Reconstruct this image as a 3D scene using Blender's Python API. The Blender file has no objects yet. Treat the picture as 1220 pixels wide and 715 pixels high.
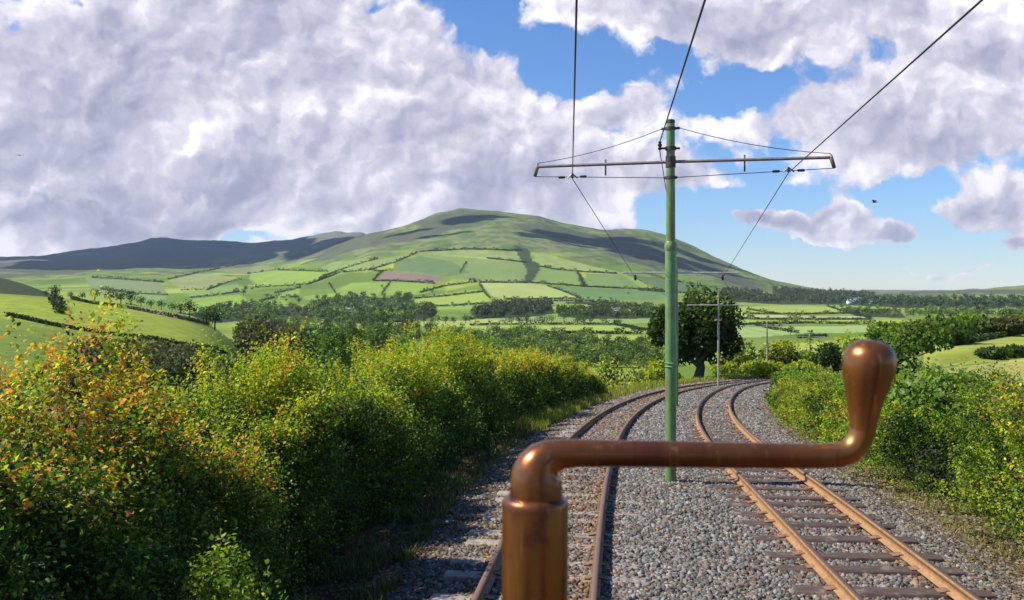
import bpy, math, random
import numpy as np
from mathutils import Vector, Matrix
random.seed(7); RNG = np.random.default_rng(7)
R = math.radians
sc = bpy.context.scene
COL = sc.collection
# ------------------------------------------------------------------ camera
F = 1050.0; CX = 610.0; HY = 340.0; CZ = 2.9          # focal length in photo pixels, centre column, horizon row, eye height
cam = bpy.data.cameras.new('camera'); camo = bpy.data.objects.new('camera', cam); COL.objects.link(camo)
cam.sensor_width = 36; cam.lens = 36*F/1220; cam.shift_y = -(357.5-HY)/1220
cam.clip_start = 0.05; cam.clip_end = 30000
cam.dof.use_dof = True; cam.dof.focus_distance = 14; cam.dof.aperture_fstop = 13.5
camo.location = (0, 0, CZ); camo.rotation_euler = (R(90), 0, 0)
sc.camera = camo
# ------------------------------------------------------------------ sun, sky, exposure
SUN_EL = 47.0; SUN_AZ = R(-88)                          # azimuth measured from +Y towards +X
sd = bpy.data.lights.new('sun', 'SUN'); so = bpy.data.objects.new('sun', sd); COL.objects.link(so)
sd.energy = 5.0; sd.angle = R(0.5); sd.color = (1.0, 0.93, 0.80)
sdir = Vector((math.sin(SUN_AZ)*math.cos(R(SUN_EL)), math.cos(SUN_AZ)*math.cos(R(SUN_EL)), math.sin(R(SUN_EL))))
so.rotation_euler = sdir.to_track_quat('Z', 'Y').to_euler()
vs = sc.view_settings; vs.view_transform = 'Standard'; vs.look = 'None'; vs.exposure = 0.38; vs.gamma = 1.0; vs.use_curve_mapping = False
try:
    sc.cycles.use_denoising = True; sc.cycles.max_bounces = 6; sc.cycles.diffuse_bounces = 3; sc.cycles.glossy_bounces = 3
    sc.cycles.transmission_bounces = 3; sc.cycles.volume_bounces = 0; sc.cycles.transparent_max_bounces = 8
except Exception: pass

world = bpy.data.worlds.new('World'); sc.world = world; world.use_nodes = True
nt = world.node_tree; nt.nodes.clear(); N = nt.nodes.new; L = nt.links.new
def val(x): return x
def mth(op, a, b=None, c=None, clamp=False):
    n = N('ShaderNodeMath'); n.operation = op; n.use_clamp = clamp
    for i, v in enumerate((a, b, c)):
        if v is None: continue
        if isinstance(v, (int, float)): n.inputs[i].default_value = v
        else: L(v, n.inputs[i])
    return n.outputs[0]
def vmt(op, a, b=None, sc_=None):
    n = N('ShaderNodeVectorMath'); n.operation = op
    for i, v in enumerate((a, b)):
        if v is None: continue
        if isinstance(v, tuple): n.inputs[i].default_value = v
        else: L(v, n.inputs[i])
    if sc_ is not None: n.inputs['Scale'].default_value = sc_
    return n.outputs['Value'] if op in ('LENGTH', 'DOT_PRODUCT') else n.outputs[0]
def noise(vec, scale, detail=6, rough=0.55, col=False, dist=0.0):
    n = N('ShaderNodeTexNoise'); n.inputs['Scale'].default_value = scale; n.inputs['Detail'].default_value = detail
    n.inputs['Roughness'].default_value = rough; n.inputs['Distortion'].default_value = dist; L(vec, n.inputs['Vector'])
    return n.outputs['Color'] if col else n.outputs[0]
def mrange(v, a, b, c=0.0, d=1.0, smooth=True):
    n = N('ShaderNodeMapRange'); n.interpolation_type = 'SMOOTHSTEP' if smooth else 'LINEAR'
    L(v, n.inputs[0])
    for i, x in enumerate((a, b, c, d)): n.inputs[i+1].default_value = x
    return n.outputs[0]
def cmix(f, a, b, blend='MIX'):
    n = N('ShaderNodeMix'); n.data_type = 'RGBA'; n.blend_type = blend
    if isinstance(f, (int, float)): n.inputs[0].default_value = f
    else: L(f, n.inputs[0])
    for i, v in ((6, a), (7, b)):
        if isinstance(v, tuple): n.inputs[i].default_value = v + (1,)
        else: L(v, n.inputs[i])
    return n.outputs[2]
tc = N('ShaderNodeTexCoord'); sep = N('ShaderNodeSeparateXYZ'); L(tc.outputs['Generated'], sep.inputs[0])
yy = mth('MAXIMUM', mth('ABSOLUTE', sep.outputs[1]), 0.22)
uu = mth('DIVIDE', sep.outputs[0], yy); vv = mth('DIVIDE', sep.outputs[2], yy)
comb = N('ShaderNodeCombineXYZ'); L(uu, comb.inputs[0]); L(vv, comb.inputs[1])
P0 = comb.outputs[0]
warp = vmt('SUBTRACT', noise(P0, 7, 5, 0.6, col=True), (0.5, 0.5, 0.5))
P1 = vmt('ADD', P0, vmt('SCALE', warp, None, 0.085))
warp2 = vmt('SUBTRACT', noise(P0, 32, 4, 0.6, col=True), (0.5, 0.5, 0.5))
P2 = vmt('ADD', P1, vmt('SCALE', warp2, None, 0.018))
BL = [ # cloud banks: column, row, half width, half height, amount
 (60,120,190,190,1.0),(250,120,250,150,1.1),(450,140,170,115,1.0),(300,25,190,60,.6),(600,140,85,85,.95),(560,200,110,50,.9),
 (200,228,320,42,1.1),(420,225,160,34,.8),(660,195,90,55,.8),(790,213,115,26,1.35),(765,125,62,46,1.0),(720,110,40,40,.4),(40,282,130,24,.7),(250,268,90,8,.5),(425,268,40,9,.45),
 (760,8,120,42,1.0),(900,32,110,50,1.0),(690,0,60,22,.6),(855,80,60,30,.35),(1010,30,150,60,.9),(1110,120,125,80,1.1),(1000,150,85,42,.95),(900,150,60,26,.45),(1200,60,110,120,.95),(1085,188,100,26,.8),(1080,232,210,11,-.8),(900,205,40,14,-.3),(1120,265,30,22,-.5),(1000,300,200,18,-.6),(860,262,40,16,-.4),(1105,296,90,16,-.5),
 (1000,246,34,22,2.4),(975,267,56,16,1.8),(902,262,38,12,2.0),(1068,272,30,10,2.6),(1190,244,58,24,2.6),(1212,292,26,10,2.4),(1150,322,75,6,.95),(960,328,45,5,.75),(1080,318,60,5,.6),
 (690,258,60,14,.55),(590,10,16,14,.25),(860,130,90,20,.3),
 (560,22,34,26,-.8),(598,45,26,24,-.5),(655,68,30,34,-1.1),(695,85,48,26,-.9),(800,62,34,26,-.55),(832,120,55,22,-.85),(895,90,46,22,-.45),(1005,62,80,30,-.5),(480,72,26,16,-.55),(555,122,30,14,-.6),(345,105,18,24,-.4),(480,118,30,10,-.45),
 (90,2,26,12,-.7),(20,30,10,10,-.3),(1000,80,50,22,-.2),(330,284,90,7,-.4),(450,0,18,8,-.6),(580,240,60,14,-.1)]
acc = None
for bx_, by_, rx, ry, w in BL:
    d = vmt('MULTIPLY', vmt('SUBTRACT', P1, ((bx_-CX)/F, (HY-by_)/F, 0)), (F/rx, F/ry, 0))
    e = mth('EXPONENT', mth('MULTIPLY', vmt('DOT_PRODUCT', d, d), -1.0))
    acc = mth('MULTIPLY', e, w) if acc is None else mth('MULTIPLY_ADD', e, w, acc)
fb = noise(P2, 9, 8, 0.54)
fb2 = noise(P2, 26, 7, 0.52)
def billow(vec, sc__):
    n = N('ShaderNodeTexVoronoi'); n.feature = 'SMOOTH_F1'; n.inputs['Scale'].default_value = sc__; n.inputs['Smoothness'].default_value = .35; n.inputs['Detail'].default_value = 2.0; n.inputs['Roughness'].default_value = .55; L(vec, n.inputs['Vector']); return n.outputs['Distance']
bw = billow(P2, 15)
dens = mth('ADD', mth('ADD', acc, mth('ADD', mth('MULTIPLY', mth('SUBTRACT', fb, 0.5), 2.2), mth('MULTIPLY', mth('SUBTRACT', 0.42, bw), 0.5))), mth('MULTIPLY', mth('SUBTRACT', fb2, 0.5), 0.75))
alpha = mrange(dens, 0.22, 0.58)
# clouds behind and above the picture: plain broken cumulus
off = vmt('ADD', P2, (-0.02, 0.024, 0))
fbo = noise(off, 9, 8, 0.54); fbo2 = noise(vmt('ADD', P2, (-0.005, 0.007, 0)), 26, 7, 0.6)
rel = mth('ADD', mth('MULTIPLY', mth('SUBTRACT', fb, fbo), 1.8), mth('MULTIPLY', mth('SUBTRACT', fb2, fbo2), 1.0))
rel = mth('ADD', rel, mth('MULTIPLY', mth('SUBTRACT', billow(vmt('ADD', P2, (-0.010, 0.014, 0)), 15), bw), 0.65))
big = noise(P1, 4.2, 4, 0.5)
thick = mrange(dens, 0.5, 1.7)
lit = mth('ADD', mth('ADD', 0.76, rel), mth('MULTIPLY', mth('SUBTRACT', big, 0.5), 1.5))
lit = mth('SUBTRACT', lit, mth('MULTIPLY', thick, 0.25))
low = mrange(vv, 0.16, 0.04, 0.0, 0.22)                  # flat grey bases low over the hills
left = mrange(uu, -0.1, -0.55, 0.0, 0.2)
lit = mth('SUBTRACT', lit, mth('MULTIPLY', mth('ADD', low, left), thick), clamp=True)
ccol = N('ShaderNodeValToRGB'); L(lit, ccol.inputs[0])
el = ccol.color_ramp.elements; el[0].position = 0.0; el[0].color = (0.29, 0.30, 0.42, 1)
el[1].position = 1.0; el[1].color = (0.84, 0.81, 0.875, 1)
for p_, c_ in ((0.3, (0.385, 0.385, 0.51, 1)), (0.6, (0.53, 0.515, 0.62, 1)), (0.82, (0.69, 0.665, 0.75, 1))):
    e_ = el.new(p_); e_.color = c_
sky = N('ShaderNodeTexSky'); sky.sky_type = 'NISHITA'; sky.sun_disc = False
sky.sun_elevation = R(SUN_EL); sky.sun_rotation = SUN_AZ; sky.air_density = 1.0; sky.dust_density = 0.0; sky.ozone_density = 6.0
hs = N('ShaderNodeHueSaturation'); hs.inputs['Saturation'].default_value = 1.06; L(cmix(1.0, sky.outputs[0], (.84, .93, 1.10), 'MULTIPLY'), hs.inputs['Color'])
b1 = N('ShaderNodeBackground'); b1.inputs[1].default_value = 0.108; L(hs.outputs[0], b1.inputs[0])
b2 = N('ShaderNodeBackground'); b2.inputs[1].default_value = 1.0; L(ccol.outputs[0], b2.inputs[0])
mx = N('ShaderNodeMixShader'); L(mth('MULTIPLY', alpha, mrange(sep.outputs[2], -0.02, 0.015)), mx.inputs[0]); L(b1.outputs[0], mx.inputs[1]); L(b2.outputs[0], mx.inputs[2])
wo = N('ShaderNodeOutputWorld'); L(mx.outputs[0], wo.inputs[0])
world.cycles.sampling_method = 'MANUAL'; world.cycles.sample_map_resolution = 512

# ------------------------------------------------------------------ helpers
def tag(o, label=None, cat=None, group=None, kind=None):
    if label: o['label'] = label
    if cat: o['category'] = cat
    if group: o['group'] = group
    if kind: o['kind'] = kind
    return o
def empty(name, loc, label=None, cat=None, group=None, rz=0.0):
    o = bpy.data.objects.new(name, None); COL.objects.link(o); o.location = loc; o.rotation_euler = (0, 0, rz); o.empty_display_size = 0.1
    return tag(o, label, cat, group)
def npmesh(name, V, Q, mat, parent=None, cols=None, smooth=False, tris=None):
    """V (n,3), Q (m,4) quads and/or tris (k,3); cols per vertex (n,3)"""
    V = np.asarray(V, np.float32); me = bpy.data.meshes.new(name)
    nq = 0 if Q is None else len(Q); ntr = 0 if tris is None else len(tris)
    idx = []
    if nq: idx.append(np.asarray(Q, np.int32).ravel())
    if ntr: idx.append(np.asarray(tris, np.int32).ravel())
    idx = np.concatenate(idx)
    starts = np.concatenate([np.arange(nq)*4, nq*4+np.arange(ntr)*3]).astype(np.int32)
    me.vertices.add(len(V)); me.vertices.foreach_set('co', V.ravel())
    me.loops.add(len(idx)); me.loops.foreach_set('vertex_index', idx)
    me.polygons.add(nq+ntr); me.polygons.foreach_set('loop_start', starts)
    if smooth: me.polygons.foreach_set('use_smooth', np.ones(nq+ntr, bool))
    me.update(calc_edges=True); me.validate()
    if cols is not None:
        a = me.color_attributes.new('Col', 'FLOAT_COLOR', 'POINT')
        c = np.ones((len(V), 4), np.float32); c[:, :3] = cols; a.data.foreach_set('color', c.ravel())
    if mat: me.materials.append(mat)
    o = bpy.data.objects.new(name, me); COL.objects.link(o)
    if parent: o.parent = parent
    return o
class MB:
    """collects lathes, tubes and boxes and links them as ONE mesh"""
    def __init__(s): s.v = []; s.q = []; s.t = []; s.n = 0
    def add(s, V, Q=None, T=None):
        V = np.asarray(V, float).reshape(-1, 3)
        if Q is not None and len(Q): s.q.append(np.asarray(Q)+s.n)
        if T is not None and len(T): s.t.append(np.asarray(T)+s.n)
        s.v.append(V); s.n += len(V); return s
    def tube(s, pts, rad, k=12, cap=True):
        pts = [Vector(p) for p in pts]; n = len(pts)
        if not hasattr(rad, '__len__'): rad = [rad]*n
        V = []; up = None
        for i in range(n):
            t = (pts[min(i+1, n-1)]-pts[max(i-1, 0)]).normalized()
            if up is None:
                up = Vector((0, 0, 1)) if abs(t.z) < .9 else Vector((0, 1, 0))
            a = t.cross(up).normalized(); b = a.cross(t).normalized(); up = b
            for j in range(k):
                an = 2*math.pi*j/k; V.append(pts[i]+(a*math.cos(an)+b*math.sin(an))*rad[i])
        Q = [(i*k+j, i*k+(j+1) % k, (i+1)*k+(j+1) % k, (i+1)*k+j) for i in range(n-1) for j in range(k)]
        T = []
        if cap:
            V += [pts[0], pts[-1]]; c0 = n*k; c1 = n*k+1
            T += [(c0, (j+1) % k, j) for j in range(k)] + [(c1, (n-1)*k+j, (n-1)*k+(j+1) % k) for j in range(k)]
        return s.add([tuple(v) for v in V], Q, T)
    def box(s, c, d, rz=0.0, bev=0.0, M=None):
        cx, cy, cz = c; hx, hy, hz = d[0]/2, d[1]/2, d[2]/2
        b = min(bev, hx*.9, hy*.9, hz*.9)
        if b <= 0:
            V = [(x, y, z) for z in (-hz, hz) for x, y in ((-hx, -hy), (hx, -hy), (hx, hy), (-hx, hy))]
            Q = [(3, 2, 1, 0), (4, 5, 6, 7), (0, 1, 5, 4), (1, 2, 6, 5), (2, 3, 7, 6), (3, 0, 4, 7)]
        else:
            V = []
            for z, i in ((-hz, b), (-hz+b, 0), (hz-b, 0), (hz, b)):
                X, Y = hx-i, hy-i
                V += [(-X, -Y+b, z), (-X+b, -Y, z), (X-b, -Y, z), (X, -Y+b, z), (X, Y-b, z), (X-b, Y, z), (-X+b, Y, z), (-X, Y-b, z)]
            Q = [(l*8+j, l*8+(j+1) % 8, (l+1)*8+(j+1) % 8, (l+1)*8+j) for l in range(3) for j in range(8)]
            Q += [(1, 0, 7, 6), (2, 1, 6, 5), (3, 2, 5, 4), (25, 30, 31, 24), (26, 29, 30, 25), (27, 28, 29, 26)]
        V = np.array(V, float)
        ca, sa = math.cos(rz), math.sin(rz)
        W = V.copy(); W[:, 0] = V[:, 0]*ca-V[:, 1]*sa; W[:, 1] = V[:, 0]*sa+V[:, 1]*ca
        if M is not None: W = W @ np.array(M).T
        return s.add(W+np.array(c), Q)
    def build(s, name, mat, parent=None, smooth=False):
        V = np.concatenate(s.v)
        Q = np.concatenate(s.q) if s.q else None; T = np.concatenate(s.t) if s.t else None
        if parent is not None:
            m = parent.matrix_world if False else None
        o = npmesh(name, V, Q, mat, parent, None, False, T)
        if smooth:
            o.data.polygons.foreach_set('use_smooth', np.ones(len(o.data.polygons), bool))
            try: o.data.set_sharp_from_angle(angle=R(40))
            except Exception: pass
        return o
def vnoise(p, seed=0):
    """value noise, p (n,3) -> (n,) in 0..1"""
    p = np.asarray(p, float); i = np.floor(p).astype(np.int64); f = p-i; f = f*f*(3-2*f)
    def h(a, b, c):
        n = (a*374761393+b*668265263+c*2147483647+seed*1274126177) & 0xffffffff
        n = ((n ^ (n >> 13))*1274126177) & 0xffffffff
        n = ((n ^ (n >> 16))*2246822519) & 0xffffffff
        return ((n ^ (n >> 15)) & 0xffff)/65535.0
    r = 0
    for dx in (0, 1):
        for dy in (0, 1):
            for dz in (0, 1):
                w = (f[:, 0] if dx else 1-f[:, 0])*(f[:, 1] if dy else 1-f[:, 1])*(f[:, 2] if dz else 1-f[:, 2])
                r = r+w*h(i[:, 0]+dx, i[:, 1]+dy, i[:, 2]+dz)
    return r
def fbm(p, o=3, seed=0):
    r = 0; a = 1; t = 0; p = np.asarray(p, float)
    for k in range(o): r = r+a*vnoise(p*2**k, seed+k); t += a; a *= .5
    return r/t
def v3(x, y, z=None):
    x = np.asarray(x, float); y = np.asarray(y, float); z = np.zeros_like(x) if z is None else z
    return np.stack([x, y, z], -1)
def unit(a): return a/np.maximum(np.linalg.norm(a, axis=-1, keepdims=True), 1e-9)

# ------------------------------------------------------------------ materials
class NT:
    def __init__(s, m): global nt, N, L; nt = m.node_tree; N = nt.nodes.new; L = nt.links.new
def newmat(name):
    m = bpy.data.materials.new(name); m.use_nodes = True; NT(m); m.node_tree.nodes.clear()
    o = N('ShaderNodeOutputMaterial'); b = N('ShaderNodeBsdfPrincipled'); L(b.outputs[0], o.inputs[0]); return m, b, o
def setp(b, **k):
    for n, v in k.items():
        n = n.replace('_', ' ')
        if isinstance(v, (int, float)): b.inputs[n].default_value = v
        elif isinstance(v, tuple): b.inputs[n].default_value = v+(1,) if len(v) == 3 else v
        else: L(v, b.inputs[n])
def bump(b, h, strength=0.4, dist=0.02):
    n = N('ShaderNodeBump'); n.inputs['Strength'].default_value = strength; n.inputs['Distance'].default_value = dist
    L(h, n.inputs['Height']); L(n.outputs[0], b.inputs['Normal'])
def pos(): return N('ShaderNodeNewGeometry').outputs['Position']
def objc(): return N('ShaderNodeTexCoord').outputs['Object']
def attr():
    a = N('ShaderNodeAttribute'); a.attribute_name = 'Col'; return a.outputs['Color']
def leafmat(name, trans=0.35, rough=0.5):
    m, b, o = newmat(name); c = attr(); setp(b, Base_Color=c, Roughness=rough); b.inputs['Specular IOR Level'].default_value = 0.25
    t = N('ShaderNodeBsdfTranslucent'); L(cmix(1.0, c, (1.5, 1.6, 0.5), 'MULTIPLY'), t.inputs[0])
    x = N('ShaderNodeMixShader'); x.inputs[0].default_value = trans; L(b.outputs[0], x.inputs[1]); L(t.outputs[0], x.inputs[2]); L(x.outputs[0], o.inputs[0])
    return m
M_leaf = leafmat('leaf', .42); M_farleaf = leafmat('distant_leaf', 0.15, 0.8); M_blade = leafmat('grass_blade', 0.3, 0.6)
def noisy(name, c1, c2, scale, rough=0.8, metal=0.0, c3=None, s3=3, coord='pos', bs=0.3, bd=0.01):
    m, b, o = newmat(name); p = pos() if coord == 'pos' else objc()
    n = noise(p, scale, 6, 0.6); c = cmix(mrange(n, 0.35, 0.65), c1, c2)
    if c3: c = cmix(mrange(noise(p, s3, 4, 0.6), 0.52, 0.66), c, c3)
    setp(b, Base_Color=c, Roughness=rough, Metallic=metal); bump(b, n, bs, bd); return m
M_bark = noisy('bark', (.035, .028, .022), (.085, .07, .055), 9, .9, bd=.03)
M_core = noisy('hedge_dark_core', (.02, .022, .012), (.035, .035, .018), 14, .95, bs=1, bd=.05)
M_twig = noisy('twig', (.12, .08, .05), (.2, .15, .1), 20, .9)
# ------------------------------------------------------------------ lie of the land
def zt(y):
    y = np.asarray(y, float); t = (y-12.5)/2.0
    return -.075*2.0*np.where(t > 30, t, np.log1p(np.exp(np.minimum(t, 30))))
def unproj_track(px, py):
    ys = np.arange(3, 110, .02); ray = CZ-(py-HY)/F*ys; k = np.argmax(zt(ys) >= ray)
    return (px-CX)/F*ys[k], ys[k]
LR = [(570,715),(598,648),(680,520),(700,505),(740,480),(780,467),(845,455.6)]
RR = [(1030,715),(960,640),(905,590),(877,558),(845,520),(832,495),(835,480),(850,467),(872,458)]
def fit_path(picks, n=3):
    p = np.array([unproj_track(*q) for q in picks]); w = np.ones(len(p)); w[-1] = .6
    c = np.polyfit(p[:, 1], p[:, 0], n, w=w); return c
def path_from(c, ymax=47.0, Rad=72.0, step=.25, off=0.0):
    pts = []; y = -8.0
    d = np.polyder(c); y0 = 8.0
    while y < ymax:
        x = np.polyval(c, y) if y > y0 else np.polyval(c, y0)+np.polyval(d, y0)*(y-y0)
        pts.append((x, y)); y += step*.98
    x = np.polyval(c, ymax); y = ymax; a = math.atan(np.polyval(d, ymax))
    for i in range(int(85/step)):
        pts.append((x, y)); a += step/Rad*(1 if a < 1.45 else 0); x += math.sin(a)*step; y += math.cos(a)*step
    P = np.array(pts); T = np.gradient(P, axis=0); T = unit(T); Nn = np.stack([T[:, 1], -T[:, 0]], -1)
    return P+Nn*off, T, Nn
GA = 1.04
cL, cR = fit_path(LR), fit_path(RR)
PL, TL, NL = path_from(cL, off=GA/2); PR, TR, NR = path_from(cR, off=GA/2)
PM = (PL+PR[:len(PL)])/2 if len(PL) == len(PR) else PL
# heights along paths: fall with forward distance while Y grows, then keep falling along the curve
def path_z(P):
    s = np.concatenate([[0], np.cumsum(np.linalg.norm(np.diff(P, axis=0), axis=1))])
    return np.where(P[:, 1] < 60, zt(P[:, 1]), zt(P[:, 1]))
PXC = np.array([-900,-400,0,60,110,200,300,400,480,560,640,700,760,820,900,1000,1060,1140,1220,1500,2000], float)
YR = np.array([12,25,45,80,120,160,230,300,420,600,800,1100,1500,1800,2300,2800,3500,4200,5000,6000,9000], float)
def zz(y, py): return CZ-(py-HY)/F*y
def row(**k): return k
crestx = np.array([-900,-400,0,50,100,150,185,250,300,350,400,430,460,490,520,550,590,640,700,725,745,775,800,830,860,900,940,960,1000,1060,1100,1160,1220,1500,2000], float)
cresty = np.array([300,306,308,307,300,292,286,287,291,288,281,281,275,266,255,251,252,259,272,275,272,275,283,295,308,325,340,345,348,350,348,345,341,335,330], float)
# terrain rows as picture rows (py) at each distance, for the key columns
def tabcol(px):
    cy = np.interp(px, crestx, cresty)
    left = np.interp(px, [300, 440], [1, 0]); right = np.interp(px, [860, 960], [0, 1])
    d = {}
    # near ground beside the track falls to the valley
    wl = np.interp(px, [-400, 0, 200, 300, 420], [1, 1, .9, .55, 0])       # near left hillside
    wr = np.interp(px, [1040, 1140, 1220], [0, 1, 1])                        # near right field
    base = {12:-.6,25:-2.2,45:-6,80:-13,120:-20,160:-26,230:-34,300:-39,420:-42,600:-42,800:-42,1100:-42,1500:-41}
    hill_px = np.array([-400, 0, 110, 200, 270, 300, 340])
    hz = {12:[0,-.5,-.7,-.8,-1,-1,-1],25:[-.4,-1.2,-1.8,-2.1,-2.4,-2.6,-2.6],45:[-1,-2.0,-3.2,-4,-4.8,-5.3,-6],80:[-1.5,-3.2,-4.8,-6.2,-7.5,-9,-11],
          120:[-.6,-2.9,-5.6,-7.6,-9.3,-12,-16],160:[1,-2.6,-5.0,-7.4,-9.2,-15,-22],230:[3.5,.7,-1.6,-4.2,-8.8,-21,-31],300:[4,-.5,-2.2,-5.1,-10.2,-24,-36],420:[7,-6,-12,-20,-27,-34,-40],600:[20,11,-14,-32,-37,-40,-42],800:[30,2,-32,-40,-42,-42,-42]}
    for y, b in base.items():
        v = b
        if px < 340 and y in hz: v = np.interp(px, hill_px, hz[y])
        elif px < 420 and y in hz: v = np.interp(px, [340, 420], [hz[y][-1], b])
        d[y] = v
    if px > 760:
        near = {12:-.4,25:-1.5,45:-3.2,80:-6.0,120:-11,160:-17,230:-27,300:-34}
        t = np.interp(px, [760, 860], [0, 1])
        for y, v in near.items(): d[y] = d[y]*(1-t)+v*t
        rf = {12:.3,25:-.3,45:-1.6,80:-3.4,120:-4.9,160:-5.4,230:-9,300:-16,420:-27,600:-36}
        t = np.interp(px, [1020, 1120], [0, 1])
        for y, v in rf.items(): d[y] = d[y]*(1-t)+v*t
    # mountain rows by picture row
    brk = np.interp(px, [-400,0,200,300,400,500,600,700,800,900,960], [325,325,322,318,310,300,297,307,325,347,356])
    main = {1800: zz(1800, np.interp(px,[-400,300,500,800,960],[358,358,362,361,361])), 2300: zz(2300, (brk*.55+362*.45)), 2800: zz(2800, brk), 3500: zz(3500, brk*.42+cy*.58), 4200: zz(4200, cy), 5000: zz(4200, cy)-60, 6000: zz(4200, cy)-120, 9000: -50}
    _t = np.interp(px, [430, 500], [0, 1]); main[5000] = zz(5000, cy+3)*(1-_t)+main[5000]*_t; main[6000] = zz(6000, cy)*(1-_t)+main[6000]*_t
    lft = {1800: zz(1800, 352), 2300: zz(2300, 342), 2800: zz(2800, 334), 3500: zz(3500, 326), 4200: zz(4200, 319), 5000: zz(5000, 311*.5+cy*.5), 6000: zz(6000, cy), 9000: 100}
    rgt = {1800: zz(1800, 366), 2300: zz(2300, 360), 2800: zz(2800, 355), 3500: zz(3500, cy), 4200: zz(3500, cy)-15, 5000: -30, 6000: -40, 9000: -60}
    for y in main:
        v = main[y]
        if left > 0: v = v*(1-left)+lft[y]*left
        if right > 0: v = v*(1-right)+rgt[y]*right
        d[y] = v
    return np.array([d[int(y)] for y in YR])
PXF = np.arange(-900, 2001, 10.0)
TAB = np.array([tabcol(p) for p in PXF]).T             # rows YR, columns PXF
LY = np.log(YR)
_k = np.exp(-.5*(np.arange(-9, 10)/3.2)**2); _k /= _k.sum()
for _r in range(len(YR)):
    if YR[_r] <= 1500: TAB[_r] = np.convolve(np.pad(TAB[_r], 9, 'edge'), _k, 'valid')
def corridor(x, y):
    """distance to the midline and its index"""
    sh = np.shape(x); q = np.stack([np.ravel(x), np.ravel(y)], -1); S = PM[::4]
    best = np.full(len(q), 1e9); bi = np.zeros(len(q), int)
    near = (q[:, 1] < 130) & (np.abs(q[:, 0]) < 130)
    idx = np.where(near)[0]
    for a in range(0, len(idx), 20000):
        ii = idx[a:a+20000]; dd = ((q[ii, None, :]-S[None])**2).sum(-1); k = dd.argmin(1); best[ii] = np.sqrt(dd[np.arange(len(ii)), k]); bi[ii] = k*4
    return best.reshape(sh), bi.reshape(sh)
def smooth(a, b, x): t = np.clip((x-a)/(b-a), 0, 1); return t*t*(3-2*t)
def hz_raw(x, y):
    x = np.asarray(x, float); y = np.maximum(np.asarray(y, float), 3.0)
    px = CX+F*x/y; ly = np.log(np.clip(y, YR[0], YR[-1]))
    c = np.clip((px-PXF[0])/10.0, 0, len(PXF)-1.001); ci = c.astype(int); cf = c-ci
    r = np.clip(np.searchsorted(LY, ly)-1, 0, len(LY)-2)
    rf = (ly-LY[r])/(LY[r+1]-LY[r]); 
    # monotone-ish cubic blend in distance
    def colv(k):
        a = TAB[np.clip(r-1, 0, None), k]; b = TAB[r, k]; cc = TAB[r+1, k]; d = TAB[np.clip(r+2, None, len(LY)-1), k]
        m0 = np.clip((cc-a)/2, -abs(cc-b)*1.5-.01, abs(cc-b)*1.5+.01); m1 = np.clip((d-b)/2, -abs(cc-b)*1.5-.01, abs(cc-b)*1.5+.01); t = rf
        return (2*t**3-3*t**2+1)*b+(t**3-2*t**2+t)*m0+(-2*t**3+3*t**2)*cc+(t**3-t**2)*m1
    z = colv(ci)*(1-cf)+colv(np.clip(ci+1, None, len(PXF)-1))*cf
    # relief
    p = v3(x, y)
    sh = x.shape; pf = p.reshape(-1, 3)
    yr = np.ravel(y)
    rel = (fbm(pf/260.0, 4, 5)-.5)*np.interp(yr, [300, 1600, 2600, 4200, 6000], [0, 4, 22, 34, 40])
    rel += (fbm(pf/v3(70, 200, 1)[None, :]+11, 3, 9)-.5)*np.interp(yr, [300, 2300, 2900, 4200], [0, 2, 12, 10])
    rel += (fbm(pf/9.0, 3, 19)-.5)*np.interp(yr, [3, 12, 60, 300], [.1, .3, .8, 0])
    return z+rel.reshape(sh)
def ground(x, y):
    x = np.asarray(x, float); y = np.asarray(y, float)
    z = hz_raw(x, y); d, k = corridor(x, y)
    w = 1-smooth(4.6, 9.0, d); zc = zt(PM[np.clip(k, 0, len(PM)-1), 1])-.32
    return z*(1-w)+zc*w
RY = np.concatenate([np.arange(3, 30, .3), np.arange(30, 100, 1.0), np.arange(100, 400, 4.0), np.arange(400, 1500, 14.0), np.arange(1500, 4400, 13.0), np.arange(4400, 9001, 60.0)])
CXS = np.concatenate([np.arange(-900, -60, 14), np.arange(-60, 1280, 2.2), np.arange(1280, 2001, 14)])
gx = (CXS[None, :]-CX)/F*RY[:, None]; gy = np.repeat(RY[:, None], len(CXS), 1)
gz = ground(gx, gy)
def hit(px, py, ymin=40.0):
    """where the sight line through a picture point meets the land"""
    c = int(np.argmin(abs(CXS-px))); ray = CZ-(py-HY)/F*RY; ok = (gz[:, c] >= ray) & (RY > ymin)
    if not ok.any():
        k = int(np.argmin(np.where(RY > ymin, abs(gz[:, c]-ray)/RY, 9)))
    else: k = int(np.argmax(ok))
    y = RY[k]
    if k > 0:
        a = gz[k-1, c]-ray[k-1]; b = gz[k, c]-ray[k]
        if a < 0 <= b: y = RY[k-1]+(RY[k]-RY[k-1])*(-a/(b-a))
    x = (px-CX)/F*y
    return x, y, float(np.interp(y, RY, gz[:, c]))
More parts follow.
